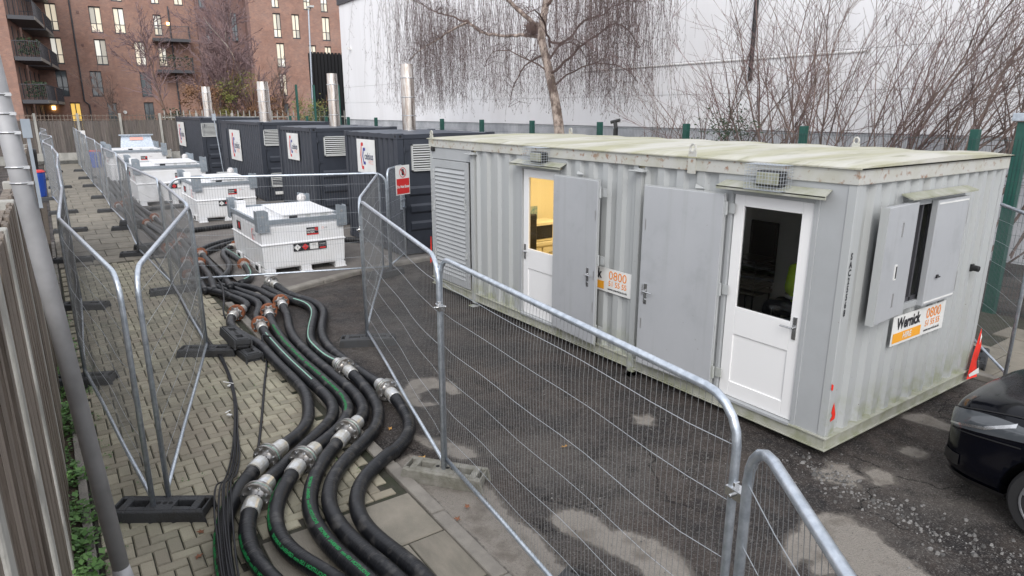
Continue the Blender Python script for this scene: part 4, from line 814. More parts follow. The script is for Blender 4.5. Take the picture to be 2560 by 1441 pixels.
# ---------------------------------------------------------------- plant containers
def container(x,y,L,label,door,k):
    z0=gz(y)+.08; t=thing('plant_container',label,'container',(x,y,z0),group='dark grey plant containers'); Wd,Hh=2.44,2.59
    q=MB(); z1=z0+Hh
    for cx,cy in ((x,y),(x+Wd-.16,y),(x,y+L-.16),(x+Wd-.16,y+L-.16)): q=MB(); q.box(cx+.01,cx+.15,cy+.01,cy+.15,z0+.12,z1-.12); q.build('corner_post',M['charcoal'],t)
    q=MB()
    for cx,cy in ((x,y),(x+Wd-.16,y),(x,y+L-.16),(x+Wd-.16,y+L-.16)):
        for zz in (z0,z1-.12): q=MB(); q.box(cx,cx+.16,cy,cy+.16,zz,zz+.12); q.build('corner_casting',M['charcoal'],t,bevel=.008)
    q=MB(); q.cyl((x+.08,y-.003,z1-.06),(x+.08,y+.01,z1-.06),.03,12); q.cyl((x-.003,y+.08,z1-.06),(x+.01,y+.08,z1-.06),.03,12); q.build('casting_hole',M['dark'],t)
    q=MB(); a=.03
    for zz,h in ((z0+.01,.12),(z1-.11,.09)):
        for e in ((x+.02,x+.08,y+.16,y+L-.16),(x+Wd-.08,x+Wd-.02,y+.16,y+L-.16),(x+.16,x+Wd-.16,y+.02,y+.08),(x+.16,x+Wd-.16,y+L-.08,y+L-.02)): q=MB(); q.box(*e,zz,zz+h); q.build('side_rail',M['charcoal'],t)
    q=MB(); n=int(L/.3); vs=[]
    for i in range(n+1): yy=y+.05+(L-.1)*i/n; e=.015*(i%2); vs+=[(x+.05,yy,z1-.025+e),(x+Wd/2,yy,z1-.01+e),(x+Wd-.05,yy,z1-.025+e)]
    q.add(vs,[(i*3+k2,i*3+k2+1,i*3+3+k2+1,i*3+3+k2) for i in range(n) for k2 in (0,1)]); q.build('roof_sheet',M['charroof'],t)
    q=MB(); ya=y+.16; yb=y+L-.16
    fn=lambda tt,e,z:(x+.035+e,tt,z)
    if door: yb=y+L-1.25
    corrwall(q,fn,ya,yb,z0+.12,z1-.10,.255,.045)
    if door: q.add([(x+.035,yb,z0+.12),(x+.035,y+L-.16,z0+.12),(x+.035,y+L-.16,z1-.1),(x+.035,yb,z1-.1)],[(1,0,3,2)])
    q.box(x+Wd-.06,x+Wd-.03,y+.16,y+L-.16,z0+.1,z1-.1); q.box(x+.16,x+Wd-.16,y+L-.06,y+L-.03,z0+.1,z1-.1); q.build('wall_sheet',M['charcoal'],t)
    if door:
        q=MB(); q.box(x+.0,x+.035,yb+.12,yb+.95,z0+.14,z1-.3); dd=q.build('personnel_door',M['charcoal'],t,bevel=.006); q=MB(); q.box(x-.05,x-.0,yb+.2,yb+.32,z0+1.1,z0+1.13); q.build('handle',M['chrome'],dd)
    # end doors facing the camera
    for s,(xa,xb) in enumerate(((x+.17,x+Wd/2-.01),(x+Wd/2+.01,x+Wd-.17))):
        q=MB(); yy=y+.03
        q.box(xa,xb,yy,yy+.03,z0+.14,z1-.12); dd=q.build('end_door',M['charcoal'],t)
        q=MB()
        for zz in (.50,.88,1.26) : q.add([(xa+.1,yy,z0+zz),(xb-.08,yy,z0+zz),(xb-.08,yy,z0+zz+.22),(xa+.1,yy,z0+zz+.22),(xa+.1,yy-.035,z0+zz+.05),(xb-.08,yy-.035,z0+zz+.05),(xb-.08,yy-.035,z0+zz+.17),(xa+.1,yy-.035,z0+zz+.17)],[(4,5,6,7),(0,1,5,4),(1,2,6,5),(2,3,7,6),(3,0,4,7)])
        q.build('pressing',M['charcoal'],dd)
        for zz in (.35,1.0,1.65,2.2):
            q=MB(); q.cyl((xa-.01 if s==0 else xb+.01,yy-.03,z0+zz),(xa-.01 if s==0 else xb+.01,yy-.03,z0+zz+.12),.018,8); q.box((xa-.02 if s==0 else xb-.10),(xa+.10 if s==0 else xb+.02),yy-.02,yy,z0+zz+.03,z0+zz+.09); q.build('hinge',M['charcoal'],dd)
        q=MB(); q.cyl((xb-.12 if s==0 else xa+.12,yy-.035,z0+.15),(xb-.12 if s==0 else xa+.12,yy-.035,z1-.13),.016,8); q.build('locking_bar',M['charcoal'],dd)
    lw=.62
    def grille(xa,xb,za,zb):
        q=MB(); q.box(xa,xb,y-.02,y+.03,za,za+.025); q.box(xa,xb,y-.02,y+.03,zb-.025,zb); q.box(xa,xa+.025,y-.02,y+.03,za,zb); q.box(xb-.025,xb,y-.02,y+.03,za,zb); g=q.build('louvre_grille',M['grille'],t)
        n=max(5,round((zb-za)/.05)); me=MB(); w=(xb-xa)/2-.02; me.add([(-w,-.018,-.014),(w,-.018,-.014),(w,.02,.012),(-w,.02,.012),(-w,-.014,-.019),(w,-.014,-.019),(w,.024,.007),(-w,.024,.007)],[(0,1,2,3),(7,6,5,4),(0,4,5,1)]); me=me.mesh('slat',M['grille'])
        for i in range(n-1):
            o=bpy.data.objects.new('slat',me); C.objects.link(o); o.parent=g; o.location=((xa+xb)/2-t.location.x,y-t.location.y,za+(i+1)*(zb-za)/n-z0)
        q=MB(); q.box(xa+.02,xb-.02,y+.026,y+.029,za+.02,zb-.02); q.build('backing',M['dark'],g)
    if k==0: grille(x+.33,x+1.0,z0+1.80,z0+2.36)
    elif k==1: grille(x+.33,x+.95,z0+1.85,z0+2.36)
    elif k==2: grille(x+.12,x+.75,z0+1.82,z0+2.34); grille(x+.25,x+.75,z0+.45,z0+.92); q=MB(); plate(q,(x+.5,y-.01,z0+.25),(1,0,0),.32,.10); q.build('label_plate',M['white'],t)
    else: grille(x+.02,x+.62,z0+1.80,z0+2.36)
    q=MB(); q.box(x+.2,x+Wd-.2,y+.3,y+L-.3,z0-.1,z0+.05); q.build('floor_frame',M['dark'],t)
    # logo board on the long side
    sc={0:(11.75,1.03,.76,2.12),1:(16.1,1.0,.72,2.16),2:(23.75,1.6,1.1,1.90),3:(32.75,1.8,1.1,2.07)}[k]; yc,w,h,zc=sc[0],sc[1],sc[2],sc[3]
    if k==1: zc=2.17
    xd=(0,-1,0); o=(x-.01,yc,zc); q=MB(); plate(q,o,xd,w,h,.01); s=q.build('logo_board',M['white'],t)
    def bracket(m,nm,cx,th,sz,kk):
        n=Vector(xd).cross(Vector((0,0,1))); hh=h*sz; vs=[]
        out=[(.20,hh),(.0,hh),(-.12,0),(.0,-hh),(.20,-hh)]; 
        def P(p,q2): return tuple(Vector(o)+Vector(xd)*(p*w*.55+cx*w)+Vector((0,0,q2))+n*kk)
        inn=[(.20,hh-th),(.0+th*.55,hh-th),(-.12+th*1.3,0),(.0+th*.55,-hh+th),(.20,-hh+th)]
        q=MB(); q.add([P(a,b2) for a,b2 in out]+[P(a,b2) for a,b2 in inn],[(i,i+5,i+6,i+1) for i in range(4)]); q.build(nm,m,s)
    bracket(M['red'],'red_mark',-.24,h*.10,.40,.004); bracket(M['blue'],'blue_mark',-.13,h*.09,.25,.005)
    text('name_text','celsius',w*.215,on(o,xd,w*.17,0,.004),xd,M['navy'],s,bold=.003,sx=.85)
    text('small_text','HCC',w*.12,on(o,xd,w*.27,-h*.17,.004),xd,M['salmon'],s)
    return t
container(.56,10.08,2.99,'dark grey container nearest the cabin, its logo board readable',0,0)
container(.22,14.51,2.99,'second dark grey container, ribbed side with a silver louvre beside it',0,1)
container(.40,20.22,6.06,'long dark grey container, third from the cabin, with a side door and low grille',1,2)
container(.01,27.91,6.06,'farthest long dark grey container by the timber fence',1,3)
def flue(x,y,r,top,label,notch=0):
    z=2.6+gz(y); t=thing('chimney',label,'chimney',(x,y,z),group='stainless flues on the plant containers'); q=MB()
    H2=top-z; q.tube([(x,y,z-.05),(x,y,z+H2*.25)],r,20,caps=False); q.tube([(x,y,z+H2*.25),(x,y,z+H2*.80)],r*.99,20,caps=False); q.build('flue_pipe',M['stain'],t,smooth=True)
    q=MB(); q.tube([(x,y,z+H2*.80),(x,y,z+H2*.82),(x,y,top)],[r*1.0,r*.96,r*.92],20,caps=False); q.tube([(x,y,top),(x,y,top-.3)],r*.86,20); q.build('flue_top',M['stain'],t,smooth=True)
    for f in (.03,.25,.52,.80):
        q=MB(); zz=z+H2*f; q.tube([(x+(r+.004)*math.cos(a),y+(r+.004)*math.sin(a),zz) for a in np.linspace(0,2*PI,21)[:-1]],.011,6,closed=True); q.build('clamp_band',M['chrome'],t)
flue(2.0,12.41,.165,4.22,'tallest stainless flue, on the container nearest the cabin'); flue(1.0+.3,14.65+1,.15,4.12,'second stainless flue, beside the end of the white warehouse')
flue(1.0,21.6,.20,4.10,'third stainless flue with a notched white top, in front of the bushes'); flue(1.0,31.2,.20,4.20,'farthest stainless flue on the container by the timber fence')
# ---------------------------------------------------------------- white fuel tanks
def tank(x,y,w,l,h,label,lidup=False,big=0):
    z=gz(y)+.055; t=thing('fuel_tank',label,'tank',(x,y,z),group='white bunded fuel tanks'); b=.06
    def ringb(q,lv):
        n=len(lv); vs=[]
        for e,zz in lv: vs+=[(x+e,y+e,z+zz),(x+w-e,y+e,z+zz),(x+w-e,y+l-e,z+zz),(x+e,y+l-e,z+zz)]
        fs=[]
        for i in range(n-1):
            for k in range(4): fs.append((i*4+k,i*4+(k+1)%4,i*4+4+(k+1)%4,i*4+4+k))
        fs.append((3,2,1,0)); fs.append(tuple((n-1)*4+k for k in range(4))); q.add(vs,fs)
    q=MB(); ringb(q,[(b+.02,.10),(b,.14),(.045,h*.53),(.025,h*.545),(.025,h*.56),(.05,h*.575),(.045,h*.86),(.10,h*.92),(.10,h*.985)]); q.build('body',M['tank'],t,bevel=.008)
    for i in range(3):
        xx=x+[.06,w/2-.1,w-.26][i]; q=MB(); q.box(xx,xx+.2,y+.04,y+l-.04,.0+z-.0,z+.10); q.box(xx-.02,xx+.22,y+.02,y+.08,z-.002,z+.015); q.build('skid',M['tank'],t)
    for i in range(2):
        yy=y+[.35,l-.65][i]; q=MB(); q.box(x+.01,x+.05,yy-.05,yy+.25,z+.02,z+.17); q.build('fork_pocket',M['tank'],t)
        q=MB(); q.box(x+.004,x+.012,yy,yy+.2,z+.05,z+.14); q.build('pocket_opening',M['dark'],t)
    q=MB(); zr=z+h*.93
    for a in ((x+.0,x+.045,y,y+l),(x+w-.045,x+w,y,y+l),(x+.045,x+w-.045,y,y+.045),(x+.045,x+w-.045,y+l-.045,y+l)): q.box(*a,zr,zr+.085)
    q.build('rim_rail',M['galvdull'],t,bevel=.003)
    for sx,sy in ((0,0),(1,0),(0,1),(1,1)):
        X=x+sx*w;Y=y+sy*l; dx=-1 if sx else 1; dy=-1 if sy else 1; q=MB()
        a,c2=sorted((X-dx*.012,X+dx*.20)); e,f=sorted((Y-dy*.014,Y-dy*.0)); q.add([(a,e,z+h*.80),(c2,e,z+h*.80),(c2,e,z+h*1.16),((a+c2)/2+ (.04*dx),e,z+h*1.2),(a,e,z+h*1.2)][::1]+[(a,f,z+h*.80),(c2,f,z+h*.80),(c2,f,z+h*1.16),((a+c2)/2+(.04*dx),f,z+h*1.2),(a,f,z+h*1.2)],[(0,1,2,3,4),(9,8,7,6,5),(0,5,6,1),(1,6,7,2),(2,7,8,3),(3,8,9,4),(4,9,5,0)])
        a,c2=sorted((X-dx*.014,X)); e,f=sorted((Y-dy*.0,Y+dy*.20)); q.box(a,c2,e,f,z+h*.80,z+h*1.18); q.build('lifting_plate',M['galvdull'],t)
        q=MB()
        for bx2,bz2 in ((.04,.84),(.14,.84),(.04,.93),(.14,.93)): q.cyl((X+dx*bx2,Y-dy*.014,z+h*bz2),(X+dx*bx2,Y-dy*.028,z+h*bz2),.012,8)
        q.cyl((X+dx*.09,Y-dy*.013,z+h*1.08),(X+dx*.09,Y-dy*.017,z+h*1.08),.025,12); q.build('bolts',M['steelgrey'],t)
    lz=z+h*.985; la,lb=x+w*.30,x+w*.86
    q=MB(); q.box(la,lb,y+.11,y+l*.62,lz,lz+.075); q.build('cabinet_top',M['tank'],t)
    q=MB()
    if lidup:
        q.add([(la-.02,y+l*.55,lz+.08),(lb+.02,y+l*.55,lz+.08),(lb-.06,y+l*.60,lz+.55),(la+.06,y+l*.60,lz+.55),(la-.02,y+l*.57,lz+.08),(lb+.02,y+l*.57,lz+.08),(lb-.06,y+l*.62,lz+.55),(la+.06,y+l*.62,lz+.55)],[(0,1,2,3),(7,6,5,4),(0,4,5,1),(1,5,6,2),(2,6,7,3),(3,7,4,0)]); q.box(la-.03,lb+.03,y+l*.54,y+l*.63,lz+.55,lz+.60); q.build('raised_lid',M['galv'],t)
        q=MB(); plate(q,((la+lb)/2,y+l*.565,lz+.42),(1,0,0),.5,.12); q.build('warning_label',M['salmon'],t)
    else:
        q.add([(la-.03,y+.08,lz+.08),(lb+.03,y+.08,lz+.08),(lb+.03,y+l*.64,lz+.115),(la-.03,y+l*.64,lz+.115),(la-.03,y+.08,lz+.095),(lb+.03,y+.08,lz+.095),(lb+.03,y+l*.64,lz+.13),(la-.03,y+l*.64,lz+.13)],[(3,2,1,0),(4,5,6,7),(0,1,5,4),(1,2,6,5),(2,3,7,6),(3,0,4,7)]); q.build('lid',M['tank'],t)
    for fx,m,ww in ((.36,'printblack',.16),(.55,'grille',.09),(.72,'grille',.14)):
        q=MB(); plate(q,(x+w*fx+ww/2,y+.106,lz+.04),(1,0,0),ww,.055); q.build('front_label',M[m],t)
    q=MB(); cx,cy=x+w*.86,y+l*.82; q.tube([(cx,cy,lz),(cx,cy,lz+.08),(cx-.01,cy,lz+.12),(cx,cy+.01,lz+.20),(cx,cy,lz+.24)],[.05,.06,.10,.095,.05],9); q.build('wrapped_vent',M['wrap'],t)
    q=MB(); q.box(x+.12,x+.3,y+l-.32,y+l-.12,lz,lz+.16); q.build('filler_box',M['tank'],t)
    f=(x+w*.60,y+.043,z+h*.74); xd=(1,0,0)
    q=MB(); plate(q,f,xd,.24,.15,.003); s=q.build('brand_label',M['printblack'],t)
    text('label_text','WESTERN',.042,on(f,xd,-.03,.025,.003),xd,M['white'],s,bold=.001); text('label_text','GLOBAL',.042,on(f,xd,-.03,-.022,.003),xd,M['white'],s,bold=.001)
    q=MB(); plate(q,on(f,xd,0,-.062,.002),xd,.24,.026,.001); q.build('red_strip',M['red'],s); q=MB(); plate(q,on(f,xd,.08,.035,.003),xd,.06,.06,.001); q.build('red_mark',M['red'],s)
    f2=(x+w*.60+.24,y+.043,z+h*.74); q=MB(); ring(q,on(f2,xd,-.03,.05,.002),xd,.022,.006,10); q.build('red_mark',M['salmon'],t)
    text('small_text','celsius',.028,on(f2,xd,.03,.05,.002),xd,M['navy'],t); 
    f=(x+w*.56,y+.034,z+h*.46); q=MB(); plate(q,f,xd,.66,.15,.003); s=q.build('hazard_label',M['printblack'],t)
    for dx2,m in ((-.255,'white'),(-.10,'red')):
        q=MB(); o=on(f,xd,dx2,0,.003); n=.066; q.add([tuple(o+Vector(v)) for v in ((-n,0,0),(0,0,-n),(n,0,0),(0,0,n))],[(0,1,2,3)]); q.build('diamond',M[m],s)
    text('hazard_symbol','Y',.05,on(f,xd,-.255,0,.005),xd,M['printblack'],s); text('hazard_symbol','8',.05,on(f,xd,-.10,0,.005),xd,M['printblack'],s)
    q=MB(); plate(q,on(f,xd,.075,0,.003),xd,.17,.12,.001); q.build('white_panel',M['white'],s)
    text('small_text','DIESEL',.028,on(f,xd,.07,.03,.006),xd,M['printblack'],s); text('small_text','DANGER',.032,on(f,xd,.25,.03,.004),xd,M['white'],s); q=MB(); plate(q,on(f,xd,.25,-.05,.002),xd,.12,.03,.001); q.build('red_strip',M['red'],s)
    # left side marks
    xd=(0,-1,0); f=(x+.035,y+l*.72,z+h*.72); q=MB(); plate(q,f,xd,.30,.18,.003); q.build('side_label',M['printblack'],t); q=MB(); plate(q,on(f,xd,.07,.01,.003),xd,.10,.12,.001); q.build('red_mark',M['red'],t)
    f=(x+.036,y+l*.26,z+h*.70)
    q=MB(); 
    for a,b2 in (((.06,.10),(-.02,.10)),((-.02,.10),(-.06,0)),((-.06,0),(-.02,-.10)),((-.02,-.10),(.06,-.10))): q.bar(on(f,xd,a[0],a[1],.003),on(f,xd,b2[0],b2[1],.003),.002,.022,up=xd)
    q.build('logo_mark',M['red'],t); text('name_text','celsius',.07,on(f,xd,.10,0,.003),xd,M['navy'],t)
    q=MB(); q.cyl((x+.05,y+.05,z+.24),(x+.03,y+.03,z+.24),.02,8)
    return t
tank(-2.42,9.93,1.72,2.45,1.06,'nearest white fuel tank, with black and red hazard labels, at the kerb')
tank(-2.30,17.0,1.66,2.45,1.08,'second white fuel tank, behind the nearest one')
tank(-3.28,21.3,2.15,2.5,1.25,'third white fuel tank, partly behind the mesh panels')
tank(-3.45,28.8,2.2,2.5,1.32,'farthest white fuel tank with its grey lid raised',lidup=True)
# pedestal with blue valve between tanks, light mast by third tank
t=thing('light_mast','thin grey mast on a small box beside the long container','mast',(-.5,21.9,gz(21.9))); z=gz(21.9)
q=MB(); q.cyl((-.5,21.9,z+.9),(-.62,21.9,z+2.75),.018,8); q.build('mast_tube',M['galv'],t); q=MB(); q.box(-.7,-.3,21.75,22.05,z+.1,z+.95); q.build('base_box',M['grille'],t); q=MB(); q.cbox((-.62,21.9,z+2.8),(.12,.1,.22)); q.build('mast_head',M['galv'],t)
# ---------------------------------------------------------------- hoses
RH=.064
names={'h7':'outermost, bending widest onto the tarmac','h6':'second from the right, far half striped green','h5':'third from the right, silver flange beside the kerb','h4':'third from the left, bright green lettering','h3':'second from the left, joined by the lowest flange','h2':'leftmost, half hidden by thin cables'}
# resample and push apart
paths={}
for k,(P,cp) in HOSES.items():
    sm=smoothed(P,.06); L=[np.array([p.x,p.y]) for p in sm]; paths[k]=np.array(L)
for k in paths: # smooth
    for _ in range(10):
        p=paths[k]; p[1:-1]=(p[:-2]+2*p[1:-1]+p[2:])/4
keys=list(paths)
for it in range(60):
    for i,a in enumerate(keys):
        for b2 in keys[i+1:]:
            A_,B_=paths[a],paths[b2]; D=A_[:,None,:]-B_[None,:,:]; d=np.sqrt((D**2).sum(2))+1e-6
            j=d.argmin(1); dm=d[np.arange(len(A_)),j]; w=np.where(dm<.150)[0]
            for q_ in w:
                n=D[q_,j[q_]]/dm[q_]; s=(.150-dm[q_])*.25; A_[q_]+=n*s; B_[j[q_]]-=n*s
    if it%3==0:
        for k in paths:
            p=paths[k]; p[1:-1]=(p[:-2]+4*p[1:-1]+p[2:])/6
def hose_mesh(name,path,r,parent,m,n=14):
    """path: Vectors; returns object with uv along length, plus frame list"""
    q=MB(); P=path; s=[0]
    for i in range(1,len(P)): s.append(s[-1]+(P[i]-P[i-1]).length)
    q.tube(P,r,n); o=q.build(name,m,parent,smooth=True); me=o.data; uv=me.uv_layers.new(name='UVMap')
    nl=len(P)*n
    for poly in me.polygons:
        for li in poly.loop_indices:
            vi=me.loops[li].vertex_index; uv.data[li].uv=(s[vi//n],(vi%n)/n)
    return o,s
def frame_at(P,s,t):
    import bisect
    t=max(0,min(s[-1]-1e-4,t)); i=max(0,min(len(P)-2,bisect.bisect_right(s,t)-1)); f=(t-s[i])/max(1e-6,s[i+1]-s[i]); p=P[i].lerp(P[i+1],f); d=(P[min(i+2,len(P)-1)]-P[max(i-1,0)]).normalized(); side=Vector((0,0,1)).cross(d).normalized(); return p,d,side,d.cross(side)
def print_on(P,s,t0,t1,ang,parent,words,size=.034,flip=1,strip=None,m='green'):
    q=MB()
    if strip:
        n=max(2,int((t1-t0)/.05)); vs=[]
        for i in range(n+1):
            p,d,sd,u=frame_at(P,s,t0+(t1-t0)*i/n)
            for k in (-1,0,1): a=ang+k*strip/2/RH; vs.append(tuple(p+(sd*math.sin(a)+u*math.cos(a))*(RH+.0016)))
        q.add(vs,[(3*i+k,3*i+k+1,3*i+k+4,3*i+k+3) for i in range(n) for k in (0,1)]); q.build('stripe',M[m],parent); return
    t=t0; vs0,fs0=TX.get(words) or (None,None)
    if vs0 is None: vs0,fs0=textmesh(words,size,.0012,0,'LEFT',1.1); TX[words]=(vs0,fs0)
    wid=max(v[0] for v in vs0)
    while t+wid<t1:
        vs=[]
        for x,y in vs0:
            p,d,sd,u=frame_at(P,s,t+(x if flip>0 else wid-x)); a=ang+y*flip*-1/RH; vs.append(tuple(p+(sd*math.sin(a)+u*math.cos(a))*(RH+.0018)))
        q.add(vs,fs0); t+=wid+.06
    if q.v: q.build('printed_text',M[m],parent)
TX={}
def coupling(parent,V,j,s_,rust):
    def at(u):
        t=max(0,min(s_[-1]-1e-4,s_[j]+u)); i=min(len(V)-2,max(0,next((k for k in range(max(0,j-12),len(V)-1) if s_[k+1]>t),len(V)-2))); f=(t-s_[i])/max(1e-6,s_[i+1]-s_[i]); return V[i].lerp(V[i+1],f)
    p=at(0); d=(at(.05)-at(-.05)).normalized(); m=M['rust'] if rust else M['zinc']; a=Vector((0,0,1)).cross(d).normalized(); up=d.cross(a); r=.124
    for s in (-1,1):
        q=MB(); q.tube([p+d*s*.006,p+d*s*.009,p+d*s*.032,p+d*s*.035],[r*.97,r,r,r*.96],28); q.build('flange',m,parent)
        q=MB(); q.tube([p+d*s*.035,p+d*s*.05,p+d*s*.085],[.088,.066,.062],18,caps=False); q.build('neck',M['zinc'],parent,smooth=True)
        pts=[at(s*u) for u in (.08,.09,.13,.18,.225,.23)]; q=MB(); q.tube(pts,[.065,.0715,.073,.073,.073,.065],20); q.build('sleeve',M['zsleeve'],parent,smooth=False)
    q=MB(); q.tube([p-d*.006,p+d*.006],r*.95,24); q.build('gasket',M['greenp'] if not rust else M['rust'],parent)
    for k in range(8):
        t=2*PI*(k+.5)/8; c2=p+a*math.cos(t)*r*.79+up*math.sin(t)*r*.79; q=MB(); q.cyl(c2-d*.058,c2+d*.058,.009,6); q.cyl(c2-d*.05,c2-d*.035,.016,6); q.cyl(c2+d*.035,c2+d*.05,.016,6); q.build('bolt',M['chrome'],parent)
for k in keys:
    cps=HOSES[k][1]; p2=paths[k]; t=thing('hose','thick black rubber hose: '+names[k],'hose',(p2[0][0],p2[0][1],0),group='thick black hoses running over the pavers')
    idx=[int(((p2-np.array(c2))**2).sum(1).argmin()) for c2 in cps]
    V3=[]
    for i,(x,y) in enumerate(p2):
        z0_=RH+.004+(.03 if x<-3.3 else .012); w_=max([math.exp(-((p2[i]-p2[j])**2).sum()/.16) for j in idx]); z=z0_*(1-w_)+.140*w_
        V3.append(Vector((x,y,z)))
    o,s=hose_mesh('tube',V3,RH,t,M['hose'])
    for j in idx: coupling(t,V3,j,s,p2[j][1]>5 and k in('h5','h4','h3','h2'))
    sj=[s[j] for j in idx]
    if k=='h6': print_on(V3,s,sj[0]+.25,s[-1]-1.2,.5,t,'',strip=.016,m='greenp')
    if k=='h4': print_on(V3,s,.1,sj[0]-.25,.9,t,'EVOLUTION 150 mm GENERAL PURPOSE  ',flip=1); print_on(V3,s,sj[0]+1.0,sj[1]-.4,.35,t,'EVOLUTION 150 mm SUCTION ',flip=1)
    if k=='h5': print_on(V3,s,.1,sj[0]-.25,.15,t,'EVOLUTION 150 mm  GENERAL  PURPOSE ',flip=1)
    if k=='h3': print_on(V3,s,.0,sj[0]-.25,1.0,t,'EVOLUTION 150 mm GENERAL PURPOSE  ',flip=1)
    if k=='h2': print_on(V3,s,.0,sj[0]-.25,.9,t,'EVOLUTION 150 mm GENERAL PURPOSE  ',flip=1); 
    if k=='h3': print_on(V3,s,sj[0]+2.5,sj[1]-.5,.2,t,'',strip=.014,m='greenp')
# far hoses along the middle row and to the tanks
FB=[(-3.52,9.33),(-3.44,9.95),(-3.39,11.24),(-3.31,13.19),(-3.35,15.07),(-3.5,17.4),(-3.6,20.84),(-3.6,24.2),(-3.6,28.17),(-3.5,31.15)]
for i,(ox,lab) in enumerate(((-.22,'leftmost'),(-.05,'second'),(.12,'third'),(.29,'rightmost'))):
    P=[Vector((x+ox+.05*math.sin(y*.8+i*2),y+(0 if j else -.1*i),RH+.04+gz(y)+(.06 if (i+j)%3==0 else 0))) for j,(x,y) in enumerate(FB)]; t=thing('hose','thick black hose, %s of the bundle running on past the tanks'%lab,'hose',P[0],group='black hoses running on past the tanks'); 
    sm=smoothed([tuple(p) for p in P],.15); hose_mesh('tube',sm,RH,t,M['hose'],10)
    for yy in ([10.6+i*.5],[11.2+i*.4,16.5+i*.6])[i%2]+[13.4+i*.45,21+i*.8]:
        j=min(range(len(sm)),key=lambda a:abs(sm[a].y-yy)); p=sm[j]; d=(sm[j+1]-sm[j-1]).normalized(); q=MB(); q.tube([p-d*.02,p+d*.02],.125,18); q.build('flange',M['rust'],t); q=MB(); q.tube([p-d*.2,p+d*.2],.075,12); q.build('sleeve',M['zsleeve'],t)
br=[([(-3.1,12.3),(-2.7,12.9),(-2.1,13.4),(-1.2,13.7),(-.2,14.3),(.3,14.9)],'in front of the second container, behind the nearest tank'),([(-3.0,12.9),(-2.6,13.4),(-2.0,13.8),(-1.2,14.3),(-.6,15.2),(.2,16.4)],'passing behind the nearest tank to the second container'),
([(-3.2,9.9),(-2.95,10.4),(-2.75,11.2),(-2.65,12.2),(-2.3,12.9),(-1.4,13.1),(-.3,12.6),(.5,12.0)],'curling round the back of the nearest tank'),([(-2.95,9.4),(-2.7,9.75),(-2.55,10.6),(-2.5,11.6),(-2.55,12.6)],'with green stripe, tight against the left side of the nearest tank'),([(-3.3,16.0),(-2.8,15.6),(-2.0,15.7),(-1.0,15.9),(.2,17.2)],'crossing in front of the second tank'),([(-3.3,20.0),(-2.5,20.2),(-1.4,20.4),(.3,21.0)],'crossing in front of the third tank')]
for i,(P,lab) in enumerate(br):
    P=[(x,y,RH+.055+gz(y)) for x,y in P]; t=thing('hose','thick black branch hose '+lab,'hose',P[0],group='black branch hoses between the tanks'); sm=smoothed(P,.1); o,s=hose_mesh('tube',sm,RH,t,M['hose'],12)
    if i==3: print_on(sm,s,.1,s[-1]-.1,-.2,t,'',strip=.02,m='greenp')
    q=MB(); j=len(sm)//2; p=sm[j]; d=(sm[j+1]-sm[j-1]).normalized()
    q.tube([p-d*.2,p-d*.02],.078,12); q.tube([p+d*.02,p+d*.2],.078,12); q.build('sleeve',M['zsleeve'],t); q=MB(); q.tube([p-d*.03,p+d*.03],.125,18); q.build('flange',M['bluepl'] if i in(0,1) else M['rust'],t)
def cable(name,pts,r,label,cat,m,group=None):
    t=MB(); t.tube(smoothed(pts,.06),r,6); return tag(t.build(name,m,smooth=True),label,cat,group)
CAB=[(-4.02,7.89),(-4.05,6.6),(-4.02,6.0),(-4.06,5.35),(-4.13,4.74),(-4.24,4.11),(-4.37,3.55),(-4.48,3.07),(-4.60,2.71),(-4.72,2.34),(-4.80,1.96),(-4.86,1.6),(-4.93,1.1),(-4.97,.5)]
CAB=CAB[::-1]
for i in range(7):
    P=[]
    for j,(x,y) in enumerate(CAB):
        w=.06 if y<3.5 else .04; over=.15 if y<2.6 else 0
        P.append((x+(i-3)*w/3*(.6+.4*math.sin(j*.55+i))+R.uniform(-.004,.004),y,.05+over+R.uniform(0,.02)))
    cable('cable',P,.0075,'thin black cable, %s strand of the loose bundle draped over the leftmost hose'%ORD[i].replace('nearest','first'),'cable',M['cable'],'thin black cables in the bundle')
cable('cable',[(-3.30,5.95,.12),(-3.45,6.0,.20),(-3.50,5.75,.08),(-3.60,5.3,.045),(-3.78,4.71,.045),(-4.09,3.67,.045),(-4.32,2.94,.045),(-4.38,2.80,.1)],.014,'single thicker black cable from the stacked feet to a silver flange','cable',M['cable'])
cable('cable',[(-3.2,10.35,.1),(-3.31,9.18,.2),(-3.47,8.25,.19),(-3.58,7.8,.12),(-3.6,7.6,.05)],.014,'thin black cable lying over the hoses above the leftmost rusty flange','cable',M['cable'])
cable('cable',[(-4.05,7.9,.05),(-3.95,10,.05),(-3.9,13,.06),(-3.95,17,.1)],.02,'thin cable run continuing along the foot of the middle fence row','cable',M['cable'])
for i,(x,y,a) in enumerate(((-4.15,4.86,.6),(-4.33,4.05,2.2))):
    q=MB(); q.cbox((x,y,.075),(.012,.15 if i==0 else .07,.004),a); q.cbox((x,y-.06,.06),(.05,.03,.012),a); tag(q.build('cable_tie',M['white']),['white cable tie tail sticking up from the cable bundle','white tie knot round the cable bundle'][i],'cable tie')
